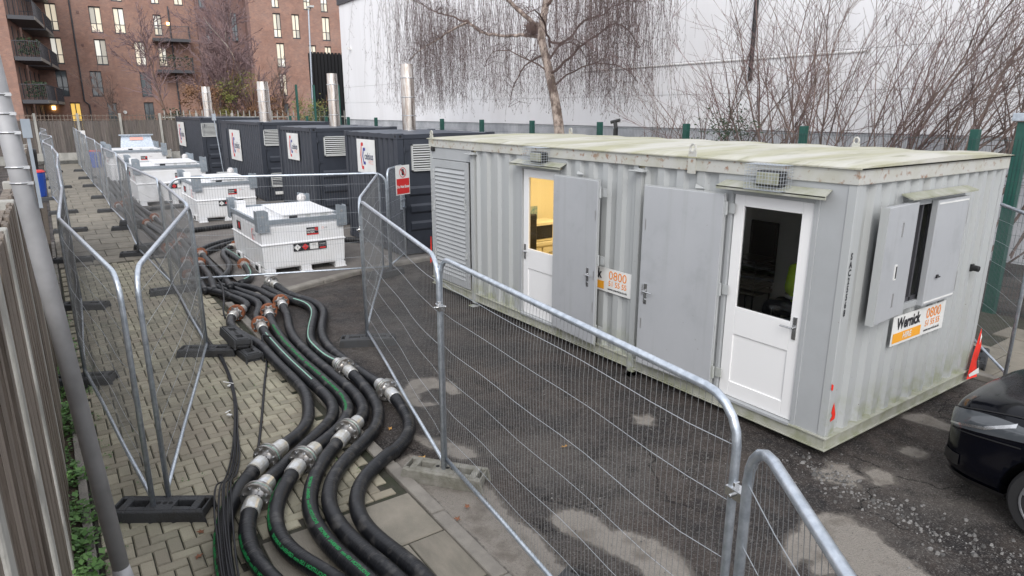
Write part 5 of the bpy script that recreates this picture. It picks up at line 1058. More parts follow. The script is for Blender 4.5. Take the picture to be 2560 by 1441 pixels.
# ---------------------------------------------------------------- timber fence on the left
tf=thing('timber_fence','weathered timber fence with concrete posts at the left edge','fence',(-5.8,-2.5,0))
bmsh=MB(); bmsh.box(-.011,.011,-.078,.078,0,2.40); bmesh_=bmsh.mesh('board',M['board'])
y=-2.45; k=0; posts=[-2.3,-.75,.78,1.98,3.55,5.3,7.1,8.9,10.7,12.5,14.3]
while y<16:
    if all(abs(y-p)>.12 for p in posts):
        o=bpy.data.objects.new('board',bmesh_); C.objects.link(o); o.parent=tf; o.location=(.022-(.014 if k%2 else 0)+R.uniform(-.003,.003),y+2.5,.06+R.uniform(-.02,.02)); o.rotation_euler=(R.uniform(-.004,.004),0,R.uniform(-.05,.05)); 
    y+=.144; k+=1
for p in posts:
    q=MB(); q.box(-5.90,-5.766,p-.055,p+.055,0,2.46); q.build('concrete_post',M['cpost'],tf,bevel=.01)
for z in (.45,1.4,2.3):
    q=MB(); q.box(-5.90,-5.835,-2.5,16,z,z+.09); q.build('rail',M['board'],tf)
q=MB(); q.box(-5.83,-5.80,-2.5,16,0,.10); q.build('gravel_board',M['cpost'],tf)
# pole
pl=thing('steel_pole','thick grey pole leaning past the left edge, bound with metal bands','pole',(-5.50,.28,0)); px,py=-5.54,.22
def pp(z): return (-5.520-(z-1.3)*.057,.24+(z-1.3)*.039,z)
q=MB(); q.tube([pp(0),pp(.95)],.048,24); q.tube([pp(.95),pp(1.05),pp(1.12)],[.048,.042,.035],24); q.tube([pp(1.12),pp(5)],.035,24); q.build('pole_tube',M['pole'],pl,smooth=True)
for z in (2.86,2.92,3.05,3.12,3.19):
    q=MB(); c=Vector(pp(z)); q.tube([c+Vector((.037*math.cos(a),.037*math.sin(a),0)) for a in np.linspace(0,2*PI,25)[:-1]],.0035,6,closed=True); q.cbox((c.x+.028,c.y-.026,z),(.022,.016,.012)); q.build('band',M['chrome'],pl)
q=MB(); c=Vector(pp(3)); q.box(c.x+.05,c.x+.062,c.y-.03,c.y-.018,2.76,3.10); q.box(c.x+.04,c.x+.07,c.y-.035,c.y-.01,3.03,3.10); q.build('sign_channel',M['galvdull'],pl)
# ---------------------------------------------------------------- green mesh fence behind the cabin
gf=thing('green_fence','green weldmesh fence with square posts behind the grey cabin','fence',(6.5,0,0))
PY=[-4.5,-1.8,1.08,1.71,4.63,7.52,10.42,13.4,16.2,18.9,21.8,24.8,28.0,31,34,37]
for p in PY:
    q=MB(); w=.06 if p!=1.08 else .075; q.box(6.5-w,6.5+w,p-w,p+w,0,2.85 if p!=1.08 else 2.97); q.build('post',M['greenpost'],gf,bevel=.006)
q=MB(); y=-4.4
while y<30:
    q.tube([(6.42+(.02 if False else 0),y,.05),(6.42,y,2.73)],.0025,3,caps=False); y+=.05 if y<14 else .08
for z in np.arange(.1,2.75,.2): q.tube([(6.425,-4.4,z),(6.425,30,z)],.003,3,caps=False)
q.build('weldmesh',M['greenwire'],gf,kind='stuff')
q=MB(); q.box(6.38,6.62,.94,1.22,2.98,3.10); q.build('post_cap_light',M['galv'],gf,bevel=.01)
# paved strip past the cabin end
pz=sheet('side_pavement',M['sand'],3.45,6.45,-6,9.7,.03); pmesh=paver_mesh(.59,.44,.05).mesh('slab',M['slab'])
for i in range(5):
    for j in range(14):
        cx,cy=3.75+i*.6,-5.7+j*.45+(0.2 if i%2 else 0)
        if cy<1.6 or True: o=bpy.data.objects.new('slab',pmesh); C.objects.link(o); o.parent=pz; o.location=(cx,cy,.022+R.uniform(-.006,.006)); o.rotation_euler=(R.uniform(-.01,.01),R.uniform(-.01,.01),R.uniform(-.01,.01))
kb=thing('kerb','dark kerb past the far right corner of the cabin','kerb',(3.4,0,0))
for j in range(8):
    q=MB(); y=-6+j*.91; q.box(3.33,3.45,y,y+.9,-.05,.07); q.build('kerbstone',M['concrete'],kb,bevel=.012)
ft((3.9,.25),.3,'black fence foot on the side pavement past the cabin')
# ---------------------------------------------------------------- trees
def twist(d,a,r): 
    p=d.orthogonal().normalized(); p.rotate(Matrix.Rotation(r.random()*2*PI,3,d)); return (d*math.cos(a)+p*math.sin(a)).normalized()
def grow(q,p,d,l,r0,lev,P,r,n=4):
    """one branch and its children; P: dict of parameters"""
    ns=max(3,int(l/P['seg'])); pts=[p.copy()]; rad=[r0]; dirs=[d.copy()]; st=l/ns
    for i in range(ns):
        d=(d+Vector((r.gauss(0,1),r.gauss(0,1),r.gauss(0,1)))*P['wob']+Vector(P['trop'])*P['tw']*(1 if lev else .4)).normalized()
        p=p+d*st; pts.append(p.copy()); dirs.append(d.copy()); rad.append(max(P['rmin'],r0*(1-.85*(i+1)/ns)))
    (q[0] if lev==0 else q[1]).tube(pts,rad,n if lev==0 else 3,caps=False)
    if lev<P['levels']:
        nc=int(l*P['dens'][lev]*r.uniform(.8,1.2))
        for c in range(nc):
            f=r.uniform(P['first'] if lev==0 else .12,1); i=min(int(f*ns),ns-1); pos=pts[i].lerp(pts[i+1],f*ns-i); grow(q,pos,twist(dirs[i],r.uniform(*P['ang']),r),l*P['len'][lev]*r.uniform(.5,1.15)*(1-.45*f),max(P['rmin'],rad[i]*.55),lev+1,P,r)
# weeping birch
wt=thing('birch_tree','weeping silver birch with bare hanging twigs in front of the white wall','tree',(7.6,13.3,0)); rb=random.Random(4)
q=MB(); tr=[(7.6,13.2,0),(7.6,13.3,1.2),(7.6,13.48,2.5),(7.6,13.62,3.1),(7.6,13.77,3.6),(7.6,14.0,4.2),(7.6,14.2,4.7),(7.6,14.45,5.3),(7.62,14.36,5.95),(7.6,14.17,6.5),(7.6,14.0,7.6),(7.6,13.9,9)]
q.tube(smoothed(tr,.25),list(np.interp(np.linspace(0,1,len(smoothed(tr,.25))),[0,.3,.6,1],[.19,.155,.12,.07])),12); q.build('trunk',M['bark'],wt,smooth=True)
LB=[([(7.6,14.4,5.3),(7.4,15.3,5.45),(7.2,16.99,5.6),(7.0,17.73,6.0),(7.0,18.6,5.95),(6.9,20.0,5.6),(6.8,20.9,5.4),(6.7,21.8,5.0)],.06),([(7.0,17.73,6.0),(7.0,19,6.35),(7.1,20.37,6.7),(7.1,21.93,7.23),(7.2,23.4,7.6)],.035),([(7.6,14.4,5.5),(7.5,15.0,5.9),(7.3,15.8,6.5),(7.1,16.8,7.4),(7,18,8.6)],.08),
([(7.6,14.1,5.2),(7.7,13.7,5.07),(7.8,13.2,5.3),(7.9,12.8,5.65),(8,12.1,5.75),(8,11.48,5.95),(8.1,10.7,5.9)],.04),([(7.6,13.9,4.2),(7.7,13.4,4.55),(7.8,12.9,4.9),(7.9,12.3,5.2),(8.0,11.6,5.45),(8.0,11,5.2),(8.0,10.6,4.8)],.045),([(7.6,14,4.3),(7.2,14.4,4.6),(6.8,15.0,4.9),(6.6,15.6,4.9),(6.5,16,4.5)],.03),
([(7.6,13.8,3.9),(7.9,13.2,4.3),(8.2,12.5,4.5),(8.5,11.8,4.35),(8.6,11.2,3.9)],.03),([(7.6,14.2,4.8),(7.3,14.9,4.5),(7.1,15.3,3.8),(7.1,15.5,3.2)],.03),([(7.6,14.2,6.2),(7.8,13.3,6.9),(8,12.2,7.4),(8,11,7.6)],.05),([(7.6,14.2,6.6),(7.0,15.5,7.6),(6.8,17.5,8.6),(6.7,19.5,9)],.06),([(7.6,14.1,4.6),(8.2,14.3,5.1),(8.9,14.4,5.2),(9.4,14.4,4.8)],.04),([(7.6,14,5.0),(6.9,13.4,5.6),(6.2,12.9,5.8),(5.6,12.5,5.6)],.04)]
TW=MB()
limbpts=[]
for P,r0 in LB:
    s=smoothed(P,.2); s=[p+Vector((rb.gauss(0,.015),rb.gauss(0,.015),rb.gauss(0,.02))) for p in s]; q=MB(); q.tube(s,list(np.linspace(r0,r0*.25,len(s))),6); q.build('limb',M['limb'] if r0<.055 else M['bark'],wt,smooth=True)
    limbpts+=s[len(s)//4:]
def strand(x,y,z,l,r=.0048):
    n=max(4,int(l/.3)); pts=[];dx,dy=rb.gauss(0,.10),rb.gauss(0,.10); px,py=x,y; ph=rb.random()*6
    for i in range(n+1):
        t=i/n; pts.append((px,py,z-l*t)); px+=dx*(1-t)*.4+rb.gauss(0,.018)+.012*math.sin(ph+t*9); py+=dy*(1-t)*.4+rb.gauss(0,.018)
    TW.tube(pts,[r*(1-.5*i/n) for i in range(n+1)],3,caps=False)
    for i in range(int(l*4.5)):
        j=rb.randrange(1,n); a=Vector(pts[j]).lerp(Vector(pts[j+1]) if j<n else Vector(pts[j]),rb.random()); w=rb.uniform(.08,.32); ang=rb.random()*2*PI; e=a+Vector((math.cos(ang)*w*.45,math.sin(ang)*w*.45,-w*.75)); TW.tube([a,(a+e)/2+Vector((0,0,.02)),e],[r*.62,r*.6,r*.4],3,caps=False)
        if rb.random()<.5:
            TW.tube([e,e+Vector((rb.gauss(0,.006),rb.gauss(0,.006),-.035))],[.0095,.006],3,caps=False)
CL_=[(21.6,.33,7.0,240,5.4),(20.9,.6,6.6,60,3.2),(23.2,.5,8.2,50,4.4),(18.6,.7,7.0,65,3.6),(16.9,.6,6.4,85,3.4),(15.7,.7,6.2,55,2.6),(12.7,.5,6.6,55,3.0),(11.9,.4,7.2,85,4.0),(11.2,.35,7.2,140,4.3),(10.7,.3,7.0,80,3.8),(10.35,.2,6.4,50,2.6),(19.8,.6,6.5,40,2.6),(14.2,.8,7.6,45,3.2),(13.2,.5,7,40,2.8)]
for cy,sd_,zt,n,l in CL_:
    for i in range(n):
        x=7.6+rb.gauss(0,.9); y=cy+rb.gauss(0,sd_)+(x-7.6)*-.0; k=(7.6-x)*.55; z=zt+rb.gauss(0,.7); ll=l*rb.uniform(.45,1.1); 
        if z-ll<2.95+rb.random()*.5: ll=z-3.0-rb.random()*.9
        if ll>.3: strand(x,y-k*0,z,ll)
for i in range(420):
    p=limbpts[rb.randrange(len(limbpts))]; ll=rb.uniform(.5,2.2); 
    if p.z-ll<2.9: ll=p.z-2.9-rb.random()*.6
    if ll>.2:
        # arching side twig then hang
        a=rb.random()*2*PI; w=rb.uniform(.2,.8); m=p+Vector((math.cos(a)*w,math.sin(a)*w,rb.uniform(0,.25))); TW.tube([p,(p+m)/2+Vector((0,0,.12)),m],[.009,.007,.005],3,caps=False); strand(m.x,m.y,m.z,ll)
TW.build('hanging_twigs',M['twig'],wt,kind='stuff')
nst=thing('bird_nest','dark bulky bird nest in the fork of the weeping birch','nest',(7.55,14.62,5.62)); q=MB()
for i in range(260):
    a=rb.random()*2*PI; el=rb.uniform(-1,.5); r=.26*math.sqrt(rb.random()); c=Vector((7.5+r*math.cos(a),14.75+r*math.sin(a)*.9,5.62+.22*el)); d=Vector((rb.gauss(0,1),rb.gauss(0,1),rb.gauss(-.4,.8))).normalized()*rb.uniform(.08,.2); q.tube([c-d,c+Vector((rb.gauss(0,.02),0,0)),c+d],[.006]*3,3,caps=False)
q.build('nest_sticks',M['limb'],nst,kind='stuff'); q=MB(); q.tube([(7.5,14.75,5.42),(7.5,14.75,5.52),(7.5,14.75,5.66),(7.5,14.75,5.74)],[.08,.19,.22,.12],9); q.build('nest_core',M['limb'],nst)
# multi stemmed shrubs between the green fence and the white wall
SH=[(9.9,'low tangle right under the hanging birch twigs',11,2.0,(0,-.10),.6),(8.3,'spreading left of the black downpipe',11,3.4,(0,-.2),.75),(6.6,'thin stems fanning up from behind the middle of the cabin roof',12,4.2,(0,.05),.5),(5.5,'pinkish upright stems, behind the green post in the middle',11,4.5,(0,-.1),.45),(4.5,'dense fan of stems leaning right',12,4.7,(0,-.45),.45),(3.6,'long stems sweeping right behind the roof lug',12,4.6,(0,-.6),.4),(2.5,'thicker orange-brown stems leaning right',7,4.6,(0,-.35),.35),(1.5,'stems at the right edge above the cabin corner',8,4.2,(0,-.55),.4)]
rs=random.Random(11); M['pinktwig']=mat('pink_twig',(.24,.15,.15),.8,col2=(.11,.075,.07),nscale=2)
for i,(y,lab,ns,h,lean,spr) in enumerate(SH):
    t=thing('bare_shrub','bare multi-stemmed shrub, '+lab,'shrub',(8.2,y,0),group='bare shrubs in front of the white wall'); q0,q1=MB(),MB()
    P=dict(seg=.26,wob=.075,trop=(0,lean[1]*.9,1),tw=.05,rmin=.0032,levels=2,dens=[2.3,2.7],first=.28,ang=(.35,.85),len=[.52,.52])
    for s in range(ns):
        x=8.1+rs.uniform(-.5,.7); yy=y+rs.uniform(-.5,.5); d=Vector((rs.gauss(0,.18),lean[1]*rs.uniform(.2,1.2)+rs.gauss(0,spr*.55),1)).normalized(); grow((q0,q1),Vector((x,yy,.6)),d,(h-.2)*rs.uniform(.75,1.2)+.9,rs.uniform(.013,.038)*(1.3 if i==6 else 1),0,P,rs,5)
    q0.build('stems',M['stem'] ,t,kind='stuff'); q1.build('twigs',M['stem'] if i not in(2,4) else M['pinktwig'],t,kind='stuff')
t=thing('evergreen_sprig','small dark leafy sprig behind the cabin roof by a green post','plant',(7.4,7.0,2.2),group='dark leafy sprigs'); q=MB()
for i in range(420):
    c=Vector((7.4+rs.gauss(0,.2),7.05+rs.gauss(0,.35),2.75+rs.gauss(0,.22))); d=Vector((rs.gauss(0,1),rs.gauss(0,1),rs.gauss(0,1))).normalized()*.05; e=d.orthogonal().normalized()*.02; q.add([tuple(c-d),tuple(c+e),tuple(c+d),tuple(c-e)],[(0,1,2,3)])
q.build('leaves',M['dleaf'],t,kind='stuff')
# ---------------------------------------------------------------- white warehouse
wh=thing('warehouse','large white clad warehouse behind the trees','building',(11,0,0))
yr=[-24,-16,-8,-2.5,2.8,9.25,14.5,20.5,26,31.8,40]
for a,c2 in zip(yr[:-1],yr[1:]):
    for z0,z1,m in ((0,2.60,'greybase'),(2.61,3.61,'whitewall'),(3.62,4.57,'whitewall'),(4.58,9.5,'whitewall')):
        q=MB(); q.box(11.0+(.03 if z0==0 else 0),11.2,a+.003,c2-.003,z0,z1); q.build('cladding_panel',M[m],wh)
q=MB(); q.box(11.21,40,-24,39.9,0,9.4); q.build('inner_wall',M['greybase'],wh)
q=MB(); q.box(10.9,40,-24,40.1,9.5,10.6); q.build('roof_fascia',M['frame'],wh)
q=MB(); q.cyl((10.93,9.22,4.0),(10.93,9.22,9.6),.06,10); q.tube([(10.93,9.22,4.0),(10.95,9.22,3.95)],.065,10); q.build('downpipe',M['black'],wh)
q=MB(); q.cbox((10.9,38.4,6.83),(.3,.12,.12)); q.build('camera_bracket',M['white'],wh)
q=MB(); q.box(10.965,10.995,6,16.5,4.50,4.53); q.build('wall_rail',M['white'],wh)
t=thing('black_fence_panel','black ribbed screen between the brick flats and the white warehouse','screen',(13,50,0)); q=MB()
for i in range(12): q.box(12.3+i*.28,12.5+i*.28,50,50.06,0,7.5)
q.build('slat_sheet',M['black'],t,kind='stuff'); q=MB(); q.box(12.2,15.8,50.07,50.12,0,7.4); q.build('backing',M['dark'],t)
# ---------------------------------------------------------------- brick flats
E1=Vector((.994,-.104,0)); E2=Vector((.104,.994,0)); ang=math.atan2(-.104,.994)
M['pane2']=emis('curtained_pane',(.45,.43,.38),(1,.9,.7),.12)  # weak emission, again standing in for reflected sky
flats=thing('brick_flats','long red brick block of flats with tall grey framed windows','building',tuple(E2*74),ang)
def wallwin(holes,b0,b1,z0,z1,yb,m,parent,org,flip=False):
    """brick wall in plane yb (local, facing -y) with real openings and windows"""
    xs=sorted({b0,b1,*[h[0] for h in holes],*[h[1] for h in holes]}); q=MB()
    for a,c2 in zip(xs[:-1],xs[1:]):
        hs_=sorted([(h[2],h[3]) for h in holes if h[0]<=a+1e-6 and h[1]>=c2-1e-6]); z=z0
        for h0,h1 in hs_:
            if h0>z: q.box(a,c2,yb,yb+.3,z,h0)
            z=h1
        if z<z1: q.box(a,c2,yb,yb+.3,z,z1)
    return q
def win(h,yb,parent,X,lit,split=.66):
    a,c2,z0,z1=h; q=MB(); y=yb+.16; fw=.06; mid=(a+c2)/2; zs=z0+(z1-z0)*(1-split)
    q.box(a,a+fw,y,y+.06,z0,z1); q.box(c2-fw,c2,y,y+.06,z0,z1); q.box(a+fw,c2-fw,y,y+.06,z1-.11,z1); q.box(a+fw,c2-fw,y,y+.06,z0,z0+.07); q.box(mid-.04,mid+.04,y,y+.06,z0+.07,z1-.11); q.box(a+fw,mid-.04,y,y+.06,zs-.03,zs+.03); q.box(mid+.04,c2-fw,y,y+.06,zs-.03,zs+.03); q.box(a-.03,c2+.03,y-.17,y,z0-.06,z0)
    q.v=[tuple(X@Vector(v)) for v in q.v]; w=q.build('window',M['frame'],parent)
    for k,(pa,pb,pc,pd) in enumerate(((a+fw,mid-.04,z0+.07,zs-.03),(mid+.04,c2-fw,z0+.07,zs-.03),(a+fw,mid-.04,zs+.03,z1-.11),(mid+.04,c2-fw,zs+.03,z1-.11))):
        q=MB(); q.box(pa,pb,y+.03,y+.035,pc,pd); q.v=[tuple(X@Vector(v)) for v in q.v]; q.build('pane',M[lit] if lit in('pane','lity') else M[['lit','pale_glow','lit','pane2'][R.randrange(4)]],w)
Xf=Matrix.Rotation(ang,4,'Z')
main=[(-11.35,-10.45,10.3,12.65,'lit'),(-11.35,-10.45,7.4,9.7,'lit'),(-11.35,-10.45,4.5,6.8,'pane'),(-7.9,-6.95,10.3,12.6,'pale_glow'),(-5.95,-5.05,10.3,12.6,'pale_glow'),(-7.85,-6.9,7.4,9.7,'lit'),(-4.55,-3.65,7.4,9.65,'lit'),(-8.6,-7.65,4.5,6.8,'pane'),(-4.4,-3.5,4.5,6.8,'pane'),(-10.6,-9.75,1.0,3.9,'lity'),(-7.55,-6.75,1.6,3.9,'pane'),(-4.4,-3.55,1.6,3.95,'pane'),(-2.6,-1.9,10.3,12.2,'lit'),(-2.5,-1.8,7.4,9.2,'lit'),(-.6,.2,13.2,15.5,'lit'),(-7.9,-6.95,13.2,15.5,'pale_glow'),(-5.95,-5.05,13.2,15.5,'pale_glow'),(-2.6,-1.9,13.2,15.2,'lit')]
q=wallwin(main,-14,5.8,0,17,74,M['brick'],flats,None); q.v=[tuple(Xf@Vector(v)) for v in q.v]; q.build('wall',M['brick'],flats)
for h in main: win(h[:4],74,flats,Xf,h[4])
rt=[(8.1,8.85,10.35,12.67,'lit'),(9.95,10.7,10.35,12.67,'lit'),(13.0,13.8,10.3,12.6,'lit'),(11.25,11.95,13.2,15.4,'lit'),(13.0,13.7,13.1,15.4,'lit'),(8.2,9.0,7.5,9.83,'lit'),(11.45,12.2,7.5,9.75,'pale_glow'),(13.1,13.8,7.5,9.7,'lit'),(8.25,8.95,4.7,6.85,'lit'),(11.6,12.25,4.7,6.9,'pane'),(8.1,8.8,13.2,15.4,'lit'),(8.25,8.95,1.8,3.9,'pane'),(11.6,12.25,1.8,3.9,'pane')]
q=wallwin(rt,5.9,18,0,17,71,M['brick'],flats,None); q.v=[tuple(Xf@Vector(v)) for v in q.v]; q.build('wall',M['brick'],flats)
for h in rt: win(h[:4],71,flats,Xf,h[4])
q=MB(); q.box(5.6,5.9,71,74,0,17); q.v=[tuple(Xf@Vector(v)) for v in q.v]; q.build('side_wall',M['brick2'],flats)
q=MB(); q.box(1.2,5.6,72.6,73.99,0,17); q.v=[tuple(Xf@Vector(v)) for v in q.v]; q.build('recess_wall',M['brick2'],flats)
for (a,z0,z1) in ((4.3,10.0,12.6),(1.5,12.9,15.4),(1.9,9.7,11.6)): win((a,a+.55,z0,z1),72.4,flats,Xf,'pane')
q=MB(); q.box(-14,5.8,74.3,86,0,16.5); q.box(5.9,18,71.3,86,0,16.5); q.v=[tuple(Xf@Vector(v)) for v in q.v]; q.build('block_core',M['dark'],flats)
for bx_,ya in ((-9.35,74),(4.0,72.6),(-1.2,74)):
    q=MB(); P=[(bx_,ya-.08,16.5),(bx_,ya-.08,4.0),(bx_+.35,ya-.08,3.7),(bx_+.35,ya-.08,.2)] if bx_<-9 else [(bx_,ya-.08,13),(bx_,ya-.08,.3)]; q.tube([tuple(Xf@Vector(p)) for p in P],.07,8); q.build('drainpipe',M['frame'],flats)
for z in (11.0,8.1,5.2,2.6):
    q=MB(); q.cbox(tuple(Xf@Vector((-8.8+(.25 if z<6 else 0),73.98,z+1))),(.22,.06,.22),ang); q.build('air_brick',M['brick2'],flats)
q=MB(); q.cbox(tuple(Xf@Vector((-11.9,73.9,3.4))),(.28,.12,.34),ang); q.build('wall_lamp',M['bulb'],flats)
q=MB(); q.cbox(tuple(Xf@Vector((-1.35,73.9,11.4))),(.25,.12,.25),ang); q.build('wall_lamp',M['bulb'],flats)
q=MB(); q.cyl(tuple(Xf@Vector((-6.1,73.8,3.0))),tuple(Xf@Vector((-6.1,74,3.0))),.16,12); q.build('round_vent',M['white'],flats)
def balcony(b0,b1,y0,y1,z,parent,planted=False,gl=True):
    def W_(q): q.v=[tuple(Xf@Vector(v)) for v in q.v]; return q
    q=MB(); q.box(b0,b1,y0,y1,z-.28,z); bl=W_(q).build('balcony',M['frame'],parent)
    q=MB(); q.box(b1,b1+.02,y0,y1,z-.26,z-.02); W_(q).build('fascia_edge',M['concrete'],bl)
    q=MB(); n=int((y1-y0)/.12)
    for i in range(n+1): yy=y0+(y1-y0)*i/n; q.box(b1-.03,b1-.01,yy-.01,yy+.01,z,z+1.1)
    m=int((b1-b0)/.12)
    for i in range(m+1): xx=b0+(b1-b0)*i/m; q.box(xx-.01,xx+.01,y0+.01,y0+.03,z,z+1.1)
    q.box(b1-.05,b1,y0,y1,z+1.1,z+1.15); q.box(b0,b1,y0,y0+.05,z+1.1,z+1.15); W_(q).build('railing',M['frame'],bl)
    if planted:
        q=MB()
        for i in range(160): 
            c=Vector((R.uniform(b0+.3,b1),y0+R.uniform(.0,.5),z+R.uniform(.2,1.35))); e=Vector((R.gauss(0,1),R.gauss(0,1),R.gauss(0,1))).normalized()*.12; f=e.orthogonal().normalized()*.07; q.add([tuple(c-e),tuple(c+f),tuple(c+e),tuple(c-f)],[(0,1,2,3)])
        W_(q).build('balcony_plants',M['dleaf'],bl,kind='stuff')
wing=thing('flats_wing','nearer brick wing of the flats at the far left with stacked dark balconies','building',tuple(E2*60),ang)
q=MB(); q.box(-26,-12.65,60,75,0,17); q.v=[tuple(Xf@Vector(v)) for v in q.v]; q.build('wall',M['brick'],wing)
q=MB()
for z in (1.2,4.1,7.0,9.95,12.9):
    for i in range(14):
        if i%3: q.box(-12.64,-12.60,60.5+i*1.0,60.9+i*1.0,z,z+2.3)
q.v=[tuple(Xf@Vector(v)) for v in q.v]; q.build('dark_glazing',M['frame'],wing,kind='stuff')
q=MB()
for z in (1.2,4.1,7.0,9.95,12.9):
    for i in range(14):
        if i%3==1: q.box(-12.6,-12.57,61.0+i*1.0,61.3+i*1.0,z,z+2.3)
q.v=[tuple(Xf@Vector(v)) for v in q.v]; q.build('timber_strip',M['brick'],wing,kind='stuff')
for z in (3.95,7.05,9.95,12.9):
    balcony(-12.6,-10.95,60,66.3,z,wing,planted=(z<8)); balcony(-12.6,-10.95,67.6,73.9,z,wing)
for z,a in ((7.0,True),(9.9,False)): balcony(-2.9,.4,72.2,73.98,z,flats,planted=a)
# ---------------------------------------------------------------- far timber fence, barrier, bins
ff=thing('board_fence','tall weathered board fence with trellis at the far end of the path','fence',(0,41,.4)); xs=[-7.6,-5.67,-3.75,-1.75,.25,2.2,4.2]
for x in xs:
    q=MB(); q.box(x-.06,x+.06,40.93,41.05,.4,3.0); q.build('concrete_post',M['cpost'],ff)
for a,c2 in zip(xs[:-1],xs[1:]):
    q=MB(); n=16
    for i in range(n): w=(c2-a-.12)/n; xx=a+.06+i*w; q.box(xx+.003,xx+w-.003,41-(.02 if i%2 else 0),41.02,.85+R.uniform(-.02,.02),2.62+R.uniform(-.02,.02))
    q.build('fence_boards',M['fboard'],ff,kind='stuff')
    q=MB(); q.box(a+.06,c2-.06,40.98,41.0,2.66,2.69); q.box(a+.06,c2-.06,40.98,41.0,2.86,2.89)
    for i in range(11): xx=a+.1+i*(c2-a-.2)/10; q.box(xx-.012,xx+.012,40.96,40.98,2.6,2.95)
    q.build('trellis',M['board'],ff)
    q=MB(); q.box(a+.06,c2-.06,41.0,41.06,.35,.84); q.build('gravel_board',M['cpost'],ff)
wr=thing('barrier','low pale barrier planks across the end of the path','barrier',(-3.5,40.6,.35)); 
for i in range(5):
    q=MB(); x=-6.4+i*1.4; q.box(x,x+1.36,40.55,40.6,.55,.95); q.build('plank',M['cpost'],wr)
q=MB()
for i in range(6): x=-6.45+i*1.4; q.box(x-.03,x+.03,40.6,40.66,.3,1.0)
q.build('upright',M['galv'],wr)
rf=thing('railing','row of pale pointed railings behind the farthest container','fence',(4,44,.4)); q=MB()
for i in range(34): q.box(.9+i*.36,.96+i*.36,44,44.04,.4,3.15)
q.build('pales',M['cpost'],rf,kind='stuff'); q=MB(); q.box(.8,13.2,44.04,44.08,2.7,2.78); q.build('rail',M['cpost'],rf)
def bin_(x,y,m,label,h=1.0,r=.3):
    z=gz(y)+.03; t=thing('waste_bin' if m!='bluepl' or h>.9 else 'blue_barrel',label,'bin' if h>.9 else 'barrel',(x,y,z)); q=MB(); q.tube([(x,y,z),(x,y,z+h*.9),(x,y,z+h)],[r*.85,r,r*.95],14); q.build('bin_body',M[m],t); q=MB(); q.tube([(x,y,z+h),(x,y,z+h+.06)],[r*1.05,r*.9],14); q.build('bin_lid',M[m if m!='bluepl' else 'red'],t)
bin_(-6.15,33,'black','black bin behind the left fence row near the far end',1.2,.38); bin_(-5.95,26,'bluepl','blue drum with a red lid behind the left fence row',.85,.36); bin_(-3.35,37.5,'bluepl','blue barrel at the far end of the path',.8,.3)
q=MB(); q.add([(-5.25+.0,38.0,gz(38)+1.2),(-5.0,38.0,gz(38)+1.2),(-5.0,38,gz(38)+1.85),(-5.25,38,gz(38)+1.85),(-5.25,38.01,gz(38)+1.2),(-5.0,38.01,gz(38)+1.2),(-5.0,38.01,gz(38)+1.85),(-5.25,38.01,gz(38)+1.85)],[(0,1,2,3),(7,6,5,4),(0,4,5,1),(2,6,7,3)]); q.v=[(x+1.35,y,z) for x,y,z in q.v]; tag(q.build('notice_board',M['white']),'white notice tied to the far fence panel at the end of the row','notice')
for i,(x,y,w,h,lab) in enumerate(((-7.3,13.5,1.0,.8,'blue crate beyond the timber fence at the left edge, nearest'),(-7.6,17.0,1.1,.9,'blue crate beyond the timber fence, farther back behind the pole'))):
    z=gz(y); t=thing('blue_crate',lab,'crate',(x,y,z)); q=MB(); q.box(x-w/2,x+w/2,y-.5,y+.5,z+.1,z+h); q.build('crate_body',M['bluepl'],t,bevel=.02); q=MB(); q.box(x-w/2-.03,x+w/2+.03,y-.53,y+.53,z+h,z+h+.08); q.build('lid',M['black'],t); q=MB(); q.box(x-w/2+.05,x+w/2-.05,y-.45,y+.45,z,z+.1); q.build('base',M['black'],t)
# far green mesh and lamp post
fg=thing('green_mesh_fence','tall green mesh panels beyond the containers','fence',(9,40,0))
for x in (7.9,9.0,10.6):
    q=MB(); q.box(x-.06,x+.06,39.9,40.02,.3,4.7); q.build('post',M['greenpost'],fg)
q=MB()
for i in range(40): q.cyl((7.9+i*.07,40,.4),(7.9+i*.07,40,3.4),.004,3)
for z in np.arange(.5,3.5,.25): q.cyl((7.9,40,z),(10.6,40,z),.004,3)
q.build('weldmesh',M['greenpost'],fg,kind='stuff')
lp=thing('street_lamp','slim grey street lamp in front of the right part of the flats','street lamp',(10.5,45,0)); q=MB(); q.tube([(10.45,45,0),(10.6,45,5),(10.75,45,9.8)],[.08,.06,.045],10); q.build('lamp_post',M['galv'],lp); q=MB(); q.cbox((10.8,44.75,9.95),(.28,.75,.12)); q.build('lamp_head',M['grille'],lp)
# ---------------------------------------------------------------- far trees and bushes
rt_=random.Random(21)
def bgtree(x,y,h,label,trunk,twig,n,P,base=.3,name='bare_tree'):
    t=thing(name,label,'tree',(x,y,base),group='bare trees in front of the flats'); q0,q1=MB(),MB()
    for s in range(n):
        d=Vector((rt_.gauss(0,.16),rt_.gauss(0,.1),1)).normalized(); grow((q0,q1),Vector((x+rt_.uniform(-.3,.3)*(n>1)*2,y+rt_.uniform(-.3,.3),base)),d,h*rt_.uniform(.8,1.05),P['r0'],0,P,rt_,6)
    q0.build('trunk',trunk,t); q1.build('crown_twigs',twig,t,kind='stuff')
PT1=dict(seg=.5,wob=.09,trop=(0,0,1),tw=.03,rmin=.014,levels=3,dens=[3.6,4.4,4.6],first=.22,ang=(.35,.95),len=[.46,.46,.45],r0=.13)
bgtree(3.9,46,10.5,'tall bare birch with pale stems and a purple haze of twigs',M['pale'],M['haze'],2,PT1)
bgtree(6.3,47,9.0,'bare tree right of the pale-stemmed birch, reaching over the recess',M['pale'],M['haze'],2,PT1)
